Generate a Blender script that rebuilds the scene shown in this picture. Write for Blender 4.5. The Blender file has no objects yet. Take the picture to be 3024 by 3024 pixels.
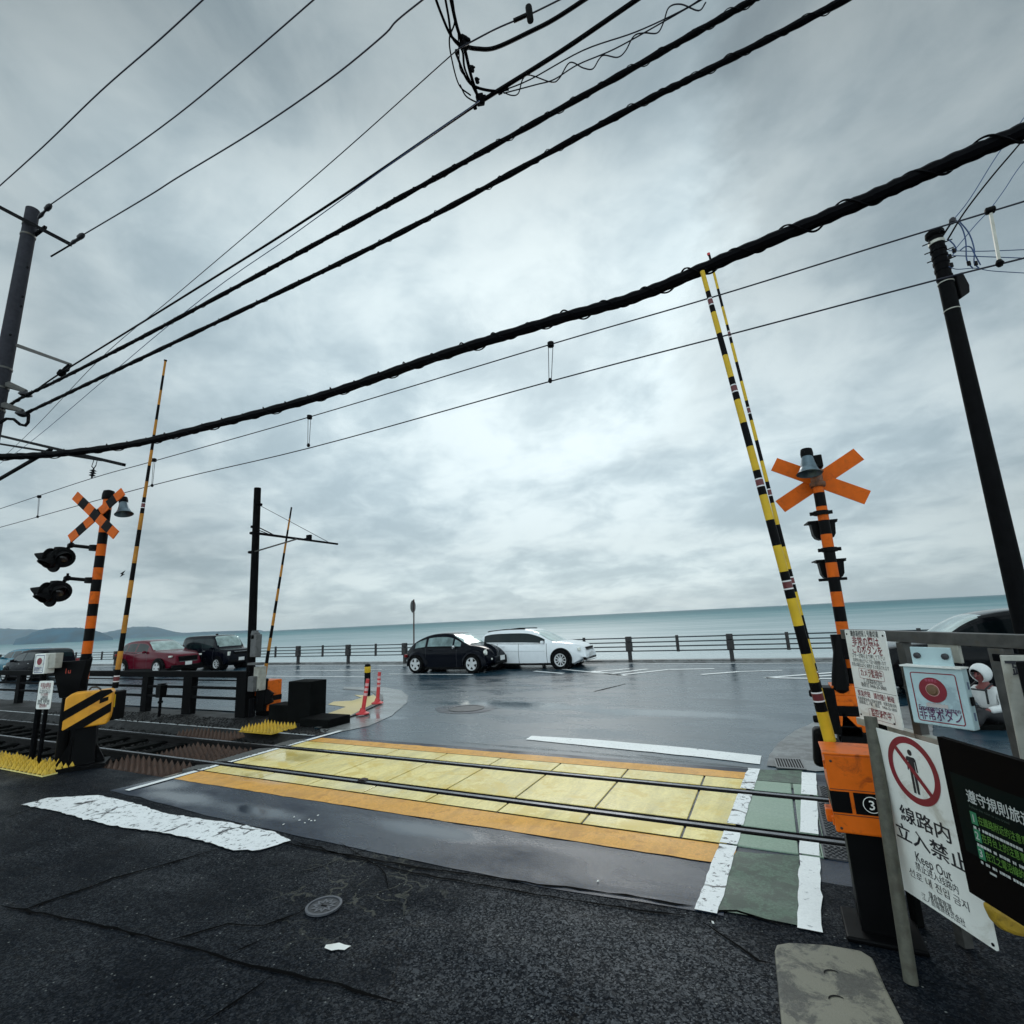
import bpy, bmesh, math, random
import numpy as np
from mathutils import Vector, Matrix
random.seed(7)
C = bpy.context.scene.collection
SC = bpy.context.scene

# ------------------------------------------------------------------ camera
# World axes: X runs along the railway (to the right), Y towards the sea, Z up, ground z = 0.
FPX, HCAM = 1480.0, 2.0                  # focal length in pixels of a 3024 wide frame, eye height
ROLL = math.atan(-0.0496)
PITCH = math.atan((1825.5-1512)*math.cos(ROLL)/FPX)
YAW = math.radians(26.3)
OX, OY = 0.0, 6.0606                     # camera-frame position of the world origin
TV = (math.cos(-YAW), math.sin(-YAW)); NV = (math.sin(YAW), math.cos(YAW))
def c2w(x, y):                           # camera ground frame (right, forward) -> world
    dx, dy = x-OX, y-OY
    return (dx*TV[0]+dy*TV[1], dx*NV[0]+dy*NV[1])
CAMX, CAMY = c2w(0, 0)
def ray(px, py):                         # (px,py) on a 1932 px wide picture -> direction (right, forward, up)
    k = 3024/1932
    x = (px*k-1512)/FPX; y = -(py*k-1512)/FPX
    a = -ROLL
    xr = x*math.cos(a)+y*math.sin(a); yr = -x*math.sin(a)+y*math.cos(a)
    return (xr, math.cos(PITCH)-yr*math.sin(PITCH), math.sin(PITCH)+yr*math.cos(PITCH))
def W(v, k):
    x, y = c2w(v[0]*k, v[1]*k)
    return Vector((x, y, HCAM+v[2]*k))
def g(px, py, z=0.0):                    # point at height z
    v = ray(px, py); return W(v, (z-HCAM)/v[2])
def at(px, py, d):                       # point at forward distance d
    v = ray(px, py); return W(v, d/v[1])
def aty(px, py, Y):                      # point in the vertical plane world Y
    v = ray(px, py); q = v[0]*NV[0]+v[1]*NV[1]
    return W(v, (Y-CAMY)/q)
cam = bpy.data.cameras.new("camera"); co = bpy.data.objects.new("camera", cam); C.objects.link(co)
def dirw(v): return Vector((v[0]*TV[0]+v[1]*TV[1], v[0]*NV[0]+v[1]*NV[1], v[2]))
_f = dirw(ray(966, 966)); _r = dirw(ray(967, 966))-_f; _u = dirw(ray(966, 965))-_f
_f.normalize(); _r.normalize(); _u.normalize()
M4 = Matrix((_r, _u, -_f)).transposed().to_4x4(); M4.translation = (CAMX, CAMY, HCAM)
co.matrix_world = M4
cam.sensor_width = 36; cam.lens = 36*FPX/3024; cam.clip_start = 0.05; cam.clip_end = 30000
SC.camera = co
SC.view_settings.view_transform = 'Standard'; SC.view_settings.look = 'None'
SC.view_settings.exposure = 0.0; SC.view_settings.gamma = 1.0
SC.cycles.volume_bounces = 0
SC.cycles.max_bounces = 8

# ------------------------------------------------------------------ sky and sun
_s = dirw(ray(1040, 600)).normalized()                    # the sun stands behind thinner cloud, out over the sea
SUN_EL, SUN_AZ = math.asin(_s.z), math.atan2(_s.x, _s.y)
world = bpy.data.worlds.new("World"); SC.world = world; world.use_nodes = True
def N(nt, typ, **kw):
    n = nt.nodes.new(typ)
    for k, v in kw.items():
        if k == 'ins':
            for i, x in v.items(): n.inputs[i].default_value = x
        else: setattr(n, k, v)
    return n
def math_n(nt, op, a, b=None, c=None, clamp=False):
    n = nt.nodes.new('ShaderNodeMath'); n.operation = op; n.use_clamp = clamp
    for i, x in enumerate((a, b, c)):
        if x is None: continue
        if hasattr(x, 'is_linked') or hasattr(x, 'links'): nt.links.new(x, n.inputs[i])
        else: n.inputs[i].default_value = x
    return n.outputs[0]
def ramp(nt, fac, stops, interp='LINEAR'):
    n = nt.nodes.new('ShaderNodeValToRGB'); n.color_ramp.interpolation = interp
    e = n.color_ramp.elements
    while len(e) < len(stops): e.new(0.5)
    for i, (p, c) in enumerate(stops):
        e[i].position = p; e[i].color = (c, c, c, 1) if not isinstance(c, tuple) else (*c[:3], 1)
    nt.links.new(fac, n.inputs[0]); return n.outputs[0]
def mixc(nt, fac, a, b, mode='MIX'):
    n = nt.nodes.new('ShaderNodeMix'); n.data_type = 'RGBA'; n.blend_type = mode
    for sock, x in ((n.inputs[0], fac), (n.inputs[6], a), (n.inputs[7], b)):
        if hasattr(x, 'links'): nt.links.new(x, sock)
        else: sock.default_value = x if not isinstance(x, tuple) else (*x[:3], 1)
    return n.outputs[2]
nt = world.node_tree; nt.nodes.clear()
out = nt.nodes.new('ShaderNodeOutputWorld'); bg = nt.nodes.new('ShaderNodeBackground')
bg.inputs[1].default_value = 0.1
sky = nt.nodes.new('ShaderNodeTexSky'); sky.sky_type = 'NISHITA'; sky.sun_disc = False
sky.sun_elevation = SUN_EL; sky.sun_rotation = SUN_AZ
tc = nt.nodes.new('ShaderNodeTexCoord'); sep = nt.nodes.new('ShaderNodeSeparateXYZ')
nt.links.new(tc.outputs['Generated'], sep.inputs[0])
dx, dy, dz = sep.outputs
zc = math_n(nt, 'MAXIMUM', dz, 0.0)
den = math_n(nt, 'ADD', zc, 0.26)
px_ = math_n(nt, 'DIVIDE', dx, den); py_ = math_n(nt, 'DIVIDE', dy, den)
cmb = nt.nodes.new('ShaderNodeCombineXYZ'); nt.links.new(px_, cmb.inputs[0]); nt.links.new(py_, cmb.inputs[1])
def wnoise(scale, detail, rough, dist=0.0, rot=0.0, sc=(1, 1, 1), off=(0, 0, 0)):
    mp = nt.nodes.new('ShaderNodeMapping'); mp.inputs['Scale'].default_value = sc
    mp.inputs['Rotation'].default_value = (0, 0, rot); mp.inputs['Location'].default_value = off
    nt.links.new(cmb.outputs[0], mp.inputs[0])
    n = N(nt, 'ShaderNodeTexNoise', ins={'Scale': scale, 'Detail': detail, 'Roughness': rough, 'Distortion': dist})
    nt.links.new(mp.outputs[0], n.inputs['Vector']); return n.outputs[0]
n1 = wnoise(1.5, 8, 0.55, 0.3, 0.7, (1, 1.1, 1), (3.1, 0.4, 0))
n2 = wnoise(0.5, 4, 0.5, 0.2, 0.3, (1, 1.6, 1), (0.7, 5.2, 0))
n3 = wnoise(5.0, 9, 0.60, 0.35, 0.9, (1, 1, 1), (2.2, 7.1, 0))
cl = math_n(nt, 'ADD', math_n(nt, 'ADD', math_n(nt, 'MULTIPLY', n1, 0.58), math_n(nt, 'MULTIPLY', n2, 0.34)), math_n(nt, 'MULTIPLY', n3, 0.34))
cl = ramp(nt, cl, [(0.50, 0.0), (0.73, 1.0)], 'EASE')
# overcast: brighter low over the sea; unseen zenith and rear lifted as fill light
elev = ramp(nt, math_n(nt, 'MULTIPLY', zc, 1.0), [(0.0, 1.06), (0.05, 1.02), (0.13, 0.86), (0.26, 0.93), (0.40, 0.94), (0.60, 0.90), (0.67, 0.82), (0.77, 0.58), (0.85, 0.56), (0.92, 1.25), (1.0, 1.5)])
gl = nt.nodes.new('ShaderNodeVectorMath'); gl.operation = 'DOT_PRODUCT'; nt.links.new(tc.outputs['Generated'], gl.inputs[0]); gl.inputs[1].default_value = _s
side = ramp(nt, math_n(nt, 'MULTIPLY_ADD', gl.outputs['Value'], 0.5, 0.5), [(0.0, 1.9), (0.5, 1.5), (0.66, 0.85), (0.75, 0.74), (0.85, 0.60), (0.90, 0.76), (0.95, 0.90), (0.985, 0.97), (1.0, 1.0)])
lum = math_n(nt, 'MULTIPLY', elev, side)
# edge of the thicker cloud deck on the right
eg = nt.nodes.new('ShaderNodeVectorMath'); eg.operation = 'DOT_PRODUCT'; nt.links.new(tc.outputs['Generated'], eg.inputs[0]); eg.inputs[1].default_value = dirw((-0.927, 0.141, 0.346))
ev = math_n(nt, 'ADD', eg.outputs['Value'], math_n(nt, 'MULTIPLY_ADD', n1, 0.5, -0.25))
ef = ramp(nt, math_n(nt, 'ADD', ev, 0.5), [(0.30, 0.62), (0.46, 0.70), (0.53, 1.0), (0.75, 0.95)])
ez = ramp(nt, zc, [(0.22, 0.0), (0.55, 1.0)])
lum = math_n(nt, 'MULTIPLY', lum, math_n(nt, 'MULTIPLY_ADD', ez, math_n(nt, 'SUBTRACT', ef, 1.0), 1.0))
lum = math_n(nt, 'MULTIPLY', lum, math_n(nt, 'ADD', math_n(nt, 'MULTIPLY', cl, 0.36), 0.76))
tint = mixc(nt, cl, (0.71, 0.905, 1.0), (0.83, 0.965, 1.0))
vm = nt.nodes.new('ShaderNodeVectorMath'); vm.operation = 'SCALE'
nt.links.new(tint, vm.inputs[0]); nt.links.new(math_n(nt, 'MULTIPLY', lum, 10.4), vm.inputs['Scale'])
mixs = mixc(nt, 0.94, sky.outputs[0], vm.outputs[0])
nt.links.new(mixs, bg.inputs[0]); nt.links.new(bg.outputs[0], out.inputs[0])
sun = bpy.data.lights.new("sun", 'SUN'); sun.energy = 0.5; sun.angle = math.radians(15); sun.color = (1.0, 0.97, 0.92)
so = bpy.data.objects.new("sun", sun); C.objects.link(so)
sd = Vector((math.sin(SUN_AZ)*math.cos(SUN_EL), math.cos(SUN_AZ)*math.cos(SUN_EL), math.sin(SUN_EL)))
so.rotation_euler = sd.to_track_quat('Z', 'Y').to_euler(); so.location = (0, 0, 30)

# ------------------------------------------------------------------ materials
MATS = {}
def mat(name, col, rough=0.5, metal=0.0, var=0.18, scale=6.0, bump=0.0, bscale=80.0, spec=0.5, dirt=0.0, coat=0.0, stain=None, sscale=3.0):
    if name in MATS: return MATS[name]
    m = bpy.data.materials.new(name); m.use_nodes = True; t = m.node_tree
    b = t.nodes['Principled BSDF']; tcn = t.nodes.new('ShaderNodeTexCoord')
    n = N(t, 'ShaderNodeTexNoise', ins={'Scale': scale, 'Detail': 6, 'Roughness': 0.6}); t.links.new(tcn.outputs['Object'], n.inputs['Vector'])
    lo = tuple(c*(1-var) for c in col); hi = tuple(min(1, c*(1+var)) for c in col)
    colr = mixc(t, ramp(t, n.outputs[0], [(0.3, 0.0), (0.7, 1.0)]), lo, hi)
    if stain:
        n3 = N(t, 'ShaderNodeTexNoise', ins={'Scale': sscale, 'Detail': 8, 'Roughness': 0.68, 'Distortion': 0.5}); t.links.new(tcn.outputs['Object'], n3.inputs['Vector'])
        colr = mixc(t, ramp(t, n3.outputs[0], [(0.54, 0.0), (0.66, dirt or 0.8)]), colr, stain)
    t.links.new(colr, b.inputs['Base Color'])
    rr = ramp(t, n.outputs[0], [(0.25, max(0.02, rough*0.8)), (0.75, min(1, rough*1.2))]); t.links.new(rr, b.inputs['Roughness'])
    b.inputs['Metallic'].default_value = metal; b.inputs['Specular IOR Level'].default_value = spec
    b.inputs['Coat Weight'].default_value = coat
    if bump:
        n2_ = N(t, 'ShaderNodeTexNoise', ins={'Scale': bscale, 'Detail': 4}); t.links.new(tcn.outputs['Object'], n2_.inputs['Vector'])
        bp = N(t, 'ShaderNodeBump', ins={'Strength': bump, 'Distance': 0.01}); t.links.new(n2_.outputs[0], bp.inputs['Height']); t.links.new(bp.outputs[0], b.inputs['Normal'])
    MATS[name] = m; return m

PUDDLES = [((500, 1468), 0.75, 0.30), ((700, 1486), 0.75, 0.24), ((300, 1480), 0.75, 0.32), ((520, 1425), 0.75, 0.42), ((560, 1432), 0.5, 0.3),
           ((700, 1352), 1.2, 0.35), ((340, 1505), 1.0, 0.26), ((480, 1530), 0.9, 0.20), ((800, 1566), 0.9, 0.2), ((960, 1330), 3.0, 0.7), ((1250, 1345), 2.2, 0.5)]
def ground_mat(name, col, var=0.3, speck=0.0, speck_col=(0.35, 0.36, 0.38), r_lo=0.16, r_hi=0.5, bump=0.35, bscale=90.0, gscale=55.0,
               cracks=0.0, crack_col=(0.006, 0.006, 0.007), wear=0.0, wear_col=(0.02, 0.021, 0.024), wear_scale=7.0, wear_crack=0.0, spec=0.5, streak=0.0, puddles=True, mott=0.0, agg=0.0, agg_col=(0.10, 0.105, 0.115), mortar=False, coarse=None):
    """wet ground: fine grain, specks, cracks or worn paint, one shared map of damp and standing water"""
    m = bpy.data.materials.new(name); m.use_nodes = True; t = m.node_tree; b = t.nodes['Principled BSDF']
    tcn = t.nodes.new('ShaderNodeTexCoord'); P = tcn.outputs['Object']
    def noise(sc, det=4, ro=0.6, dis=0.0, vec=P):
        n = N(t, 'ShaderNodeTexNoise', ins={'Scale': sc, 'Detail': det, 'Roughness': ro, 'Distortion': dis}); t.links.new(vec, n.inputs['Vector']); return n.outputs[0]
    gr = noise(gscale, 6, 0.7)
    c = mixc(t, ramp(t, gr, [(0.36, 0.0), (0.64, 1.0)]), tuple(x*(1-var) for x in col), tuple(x*(1+var) for x in col))
    big = noise(0.9, 5, 0.55, 0.3)
    c = mixc(t, ramp(t, big, [(0.35, 0.0), (0.7, 0.55 if mott else 0.35)]), c, tuple(x*(1.9 if mott else 1.35) for x in col))
    aggm = None
    if agg:                                      # stones of the aggregate, each its own tone, more laid bare in places
        va = N(t, 'ShaderNodeTexVoronoi', ins={'Scale': 105.0}); t.links.new(P, va.inputs['Vector'])
        sx_ = t.nodes.new('ShaderNodeSeparateColor'); t.links.new(va.outputs['Color'], sx_.inputs[0])
        vb = N(t, 'ShaderNodeTexVoronoi', ins={'Scale': 58.0}); t.links.new(P, vb.inputs['Vector'])
        sy_ = t.nodes.new('ShaderNodeSeparateColor'); t.links.new(vb.outputs['Color'], sy_.inputs[0])
        st = math_n(t, 'MAXIMUM', math_n(t, 'POWER', sx_.outputs[0], 3.5), math_n(t, 'MULTIPLY', math_n(t, 'POWER', sy_.outputs[1], 7.0), 0.8))
        bare = ramp(t, noise(1.3, 6, 0.62, 0.5), [(0.36, 0.25), (0.66, 1.0)])
        if coarse:
            q0 = g(*coarse[0]); s1 = N(t, 'ShaderNodeVectorMath', operation='SUBTRACT'); t.links.new(P, s1.inputs[0]); s1.inputs[1].default_value = q0
            s2 = N(t, 'ShaderNodeVectorMath', operation='DIVIDE'); t.links.new(s1.outputs[0], s2.inputs[0]); s2.inputs[1].default_value = (coarse[1], coarse[2], 1e3)
            ln = N(t, 'ShaderNodeVectorMath', operation='LENGTH'); t.links.new(s2.outputs[0], ln.inputs[0])
            cm = ramp(t, math_n(t, 'ADD', ln.outputs['Value'], math_n(t, 'MULTIPLY_ADD', noise(2.2, 6), 1.2, -0.6)), [(0.55, 1.0), (1.05, 0.0)])
            bare = math_n(t, 'ADD', math_n(t, 'MULTIPLY', bare, 0.55), math_n(t, 'MULTIPLY', cm, 0.75))
        aggm = math_n(t, 'MULTIPLY', math_n(t, 'MULTIPLY', st, bare), agg, clamp=True)
        c = mixc(t, aggm, c, agg_col)
    if mortar:                                   # pale filler in the crack network round the valve cover
        q0 = g(690, 1668); s1 = N(t, 'ShaderNodeVectorMath', operation='DISTANCE'); t.links.new(P, s1.inputs[0]); s1.inputs[1].default_value = q0
        near_ = ramp(t, s1.outputs['Value'], [(0.35, 1.0), (0.95, 0.0)])
        wv = N(t, 'ShaderNodeVectorMath', operation='ADD'); nn = N(t, 'ShaderNodeTexNoise', ins={'Scale': 4.0, 'Detail': 6}); t.links.new(P, nn.inputs['Vector'])
        sc_ = N(t, 'ShaderNodeVectorMath', operation='SCALE'); sc_.inputs['Scale'].default_value = 0.35
        t.links.new(nn.outputs['Color'], sc_.inputs[0]); t.links.new(P, wv.inputs[0]); t.links.new(sc_.outputs[0], wv.inputs[1])
        v4 = N(t, 'ShaderNodeTexVoronoi', feature='DISTANCE_TO_EDGE', ins={'Scale': 3.6}); t.links.new(wv.outputs[0], v4.inputs['Vector'])
        wid = math_n(t, 'MULTIPLY_ADD', noise(9.0, 4), 0.09, -0.028)
        mm = math_n(t, 'MULTIPLY', ramp(t, math_n(t, 'SUBTRACT', v4.outputs[0], wid), [(0.0, 1.0), (0.012, 0.0)]), ramp(t, noise(3.1, 3), [(0.46, 0.0), (0.54, 1.0)]))
        c = mixc(t, math_n(t, 'MULTIPLY', mm, near_), c, (0.066, 0.066, 0.056))
    if speck:
        vo = N(t, 'ShaderNodeTexVoronoi', ins={'Scale': 38.0}); t.links.new(P, vo.inputs['Vector'])
        pick = ramp(t, vo.outputs['Color'], [(0.80, 0.0), (0.86, 1.0)])
        blob = ramp(t, vo.outputs['Distance'], [(0.12, 1.0), (0.28, 0.0)])
        c = mixc(t, math_n(t, 'MULTIPLY', math_n(t, 'MULTIPLY', pick, blob), speck), c, speck_col)
    if cracks:
        wv = N(t, 'ShaderNodeVectorMath', operation='ADD'); nn = N(t, 'ShaderNodeTexNoise', ins={'Scale': 2.5, 'Detail': 5}); t.links.new(P, nn.inputs['Vector'])
        sc_ = N(t, 'ShaderNodeVectorMath', operation='SCALE'); sc_.inputs['Scale'].default_value = 0.45
        t.links.new(nn.outputs['Color'], sc_.inputs[0]); t.links.new(P, wv.inputs[0]); t.links.new(sc_.outputs[0], wv.inputs[1])
        v2 = N(t, 'ShaderNodeTexVoronoi', feature='DISTANCE_TO_EDGE', ins={'Scale': 1.7}); t.links.new(wv.outputs[0], v2.inputs['Vector'])
        gate = ramp(t, noise(0.8, 3, 0.5), [(0.47, 0.0), (0.6, 1.0)])
        c = mixc(t, math_n(t, 'MULTIPLY', math_n(t, 'MULTIPLY', ramp(t, v2.outputs[0], [(0.004, 1.0), (0.016, 0.0)]), gate), cracks), c, crack_col)
    if streak:
        mps = t.nodes.new('ShaderNodeMapping'); mps.inputs['Scale'].default_value = (3.2, 0.55, 1); t.links.new(P, mps.inputs[0])
        sn = noise(1.3, 8, 0.68, 0.5, mps.outputs[0])
        c = mixc(t, ramp(t, sn, [(0.46, 0.0), (0.72, streak)]), c, tuple(x*0.42 for x in col))
    if wear:
        wn = noise(wear_scale, 10, 0.72, 0.4)
        wm = ramp(t, wn, [(1.0-wear-0.06, 0.0), (1.0-wear+0.02, 1.0)])
        if wear_crack:
            wv = N(t, 'ShaderNodeVectorMath', operation='ADD'); nn = N(t, 'ShaderNodeTexNoise', ins={'Scale': 5.0, 'Detail': 6}); t.links.new(P, nn.inputs['Vector'])
            sc_ = N(t, 'ShaderNodeVectorMath', operation='SCALE'); sc_.inputs['Scale'].default_value = 0.25
            t.links.new(nn.outputs['Color'], sc_.inputs[0]); t.links.new(P, wv.inputs[0]); t.links.new(sc_.outputs[0], wv.inputs[1])
            v3 = N(t, 'ShaderNodeTexVoronoi', feature='DISTANCE_TO_EDGE', ins={'Scale': 1.9}); t.links.new(wv.outputs[0], v3.inputs['Vector'])
            g3 = ramp(t, noise(1.6, 2), [(0.50, 0.0), (0.56, 1.0)])
            wm = math_n(t, 'MAXIMUM', wm, math_n(t, 'MULTIPLY', math_n(t, 'MULTIPLY', ramp(t, v3.outputs[0], [(0.016, 1.0), (0.035, 0.0)]), g3), wear_crack))
        c = mixc(t, wm, c, wear_col)
    # damp map
    mp = t.nodes.new('ShaderNodeMapping'); mp.inputs['Scale'].default_value = (0.55, 1.5, 1); t.links.new(P, mp.inputs[0])
    w1 = noise(1.1, 5, 0.6, 0.6, mp.outputs[0])
    rough = math_n(t, 'MULTIPLY_ADD', ramp(t, w1, [(0.34, 0.0), (0.66, 1.0)]), r_hi-r_lo, r_lo)
    pm = None
    if puddles:
        wob = math_n(t, 'MULTIPLY_ADD', noise(2.2, 3), 0.7, -0.35)
        for (pp, ax, ay) in PUDDLES:
            q = g(*pp)
            s1 = N(t, 'ShaderNodeVectorMath', operation='SUBTRACT'); t.links.new(P, s1.inputs[0]); s1.inputs[1].default_value = q
            s2 = N(t, 'ShaderNodeVectorMath', operation='DIVIDE'); t.links.new(s1.outputs[0], s2.inputs[0]); s2.inputs[1].default_value = (ax, ay, 1e3)
            ln = N(t, 'ShaderNodeVectorMath', operation='LENGTH'); t.links.new(s2.outputs[0], ln.inputs[0])
            e = ramp(t, math_n(t, 'ADD', ln.outputs['Value'], wob), [(0.25, 1.0), (1.05, 0.0)], 'EASE')
            pm = e if pm is None else math_n(t, 'MAXIMUM', pm, e)
        rough = math_n(t, 'MULTIPLY_ADD', pm, math_n(t, 'SUBTRACT', 0.07, rough), rough)
    t.links.new(rough, b.inputs['Roughness']); t.links.new(c, b.inputs['Base Color'])
    b.inputs['Specular IOR Level'].default_value = spec
    hn = noise(bscale, 5, 0.7)
    bp = N(t, 'ShaderNodeBump', ins={'Strength': bump, 'Distance': 0.006}); t.links.new(hn, bp.inputs['Height'])
    if pm is not None: t.links.new(math_n(t, 'MULTIPLY_ADD', pm, -bump*0.85, bump), bp.inputs['Strength'])
    t.links.new(bp.outputs[0], b.inputs['Normal'])
    if aggm is not None: t.links.new(math_n(t, 'MULTIPLY_ADD', aggm, 0.5, spec*0.6), b.inputs['Specular IOR Level'])
    elif pm is not None: t.links.new(math_n(t, 'MULTIPLY_ADD', pm, 1.3, spec), b.inputs['Specular IOR Level'])
    MATS[name] = m; return m

BLK = mat('black_paint', (0.003, 0.003, 0.0035), 0.5, spec=0.07)
ORG = mat('orange_paint', (0.64, 0.115, 0.007), 0.5, var=0.14, stain=(0.28, 0.055, 0.012), dirt=0.5, sscale=7, spec=0.12)
ORGL = mat('orange_enamel', (0.72, 0.135, 0.007), 0.42, var=0.12, stain=(0.30, 0.055, 0.010), dirt=0.8, sscale=8, spec=0.2)
YEL = mat('yellow_paint', (0.66, 0.42, 0.025), 0.45, spec=0.2, var=0.12, stain=(0.22, 0.13, 0.03), dirt=0.3)
YELD = mat('faded_arm_yellow', (0.46, 0.20, 0.035), 0.5, var=0.25, scale=5, stain=(0.20, 0.08, 0.03), dirt=0.6, spec=0.1)
REDB = mat('red_band', (0.12, 0.012, 0.015), 0.4)
WHT = mat('white_paint', (0.84, 0.84, 0.80), 0.45, var=0.05, stain=(0.45, 0.40, 0.30), dirt=0.35, sscale=2.0)
WHT2 = mat('white_band', (0.72, 0.70, 0.70), 0.45)
SIGNW = mat('sign_white', (0.84, 0.84, 0.79), 0.4, var=0.05, stain=(0.38, 0.34, 0.25), dirt=0.55, sscale=4.0)
RED = mat('sign_red', (0.22, 0.010, 0.022), 0.45, var=0.1)
INK = mat('sign_black', (0.010, 0.010, 0.016), 0.5)
STEEL = mat('galvanised_steel', (0.070, 0.067, 0.062), 0.5, 0.2, var=0.35, scale=14, stain=(0.10, 0.07, 0.04), dirt=0.6, sscale=6)
STEELL = mat('pale_steel', (0.42, 0.41, 0.36), 0.5, 0.3, var=0.2, scale=10, stain=(0.20, 0.16, 0.10), dirt=0.5)
DKST = mat('dark_steel', (0.004, 0.004, 0.005), 0.6, 0.0, spec=0.03)
CONC = mat('pole_concrete', (0.034, 0.034, 0.041), 0.85, spec=0.08, var=0.25, scale=9, bump=0.3, stain=(0.04, 0.04, 0.045), dirt=0.6, sscale=5)
DARKW = mat('dark_timber', (0.005, 0.005, 0.0055), 0.75, var=0.5, scale=12, bump=0.3, spec=0.04)
DKCON = mat('dark_concrete', (0.005, 0.0055, 0.0055), 0.85, var=0.5, bump=0.4, spec=0.04)
POLE = mat('tarred_pole', (0.004, 0.004, 0.0045), 0.7, var=0.5, bump=0.2, spec=0.04)
CABLE = mat('cable_black', (0.003, 0.003, 0.004), 0.6, spec=0.04)
WIRE = mat('wire_dark', (0.02, 0.022, 0.035), 0.5, spec=0.2)
WIREB = mat('wire_blue', (0.03, 0.06, 0.14), 0.5, spec=0.2)
RUBBER = mat('tyre_rubber', (0.005, 0.005, 0.0055), 0.75, spec=0.06)
RIM = mat('alloy_rim', (0.62, 0.62, 0.62), 0.4, 0.1, var=0.08)
AMBER = mat('amber_enamel', (0.78, 0.34, 0.02), 0.42, var=0.10, stain=(0.40, 0.14, 0.02), dirt=0.5, spec=0.4)
CHROME = mat('chrome', (0.7, 0.7, 0.7), 0.12, 1.0, var=0.03)
GLASS = mat('side_glass', (0.004, 0.012, 0.014), 0.05, var=0.3, spec=0.2)
SCREEN = mat('windscreen_glass', (0.36, 0.46, 0.44), 0.07, 0.35, var=0.35, scale=3, spec=0.8)
LAMPG = mat('headlamp_glass', (0.72, 0.72, 0.66), 0.15, 0.2, var=0.1)
LAMPR = mat('tail_lamp', (0.25, 0.01, 0.01), 0.2)
PLATE = mat('number_plate', (0.75, 0.75, 0.74), 0.5, var=0.05)
RUST = mat('rusty_steel', (0.045, 0.030, 0.020), 0.7, 0.2, var=0.5, scale=20)
RAILM = mat('rail_head', (0.16, 0.165, 0.18), 0.28, 0.9, var=0.25, scale=8)
RAILS = mat('rail_side', (0.012, 0.011, 0.011), 0.7, 0.2, var=0.4, spec=0.2)
MATY = mat('mat_yellow', (0.70, 0.44, 0.035), 0.6, var=0.2, scale=12, stain=(0.25, 0.16, 0.04), dirt=0.6, sscale=8)
MATB = mat('mat_brown', (0.085, 0.045, 0.030), 0.7, var=0.3, scale=14, stain=(0.03, 0.02, 0.015), dirt=0.7, sscale=8)
MATW = mat('mat_base', (0.70, 0.62, 0.54), 0.7, var=0.3, scale=9, stain=(0.12, 0.09, 0.06), dirt=0.7, sscale=8)
PORC = mat('porcelain', (0.02, 0.02, 0.024), 0.4, spec=0.2)
PINK = mat('red_rubber', (0.62, 0.040, 0.045), 0.5, var=0.1)
PALEB = mat('pale_blue_paint', (0.46, 0.60, 0.62), 0.45, var=0.10, scale=5, stain=(0.16, 0.22, 0.27), dirt=0.5, sscale=5)

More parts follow.
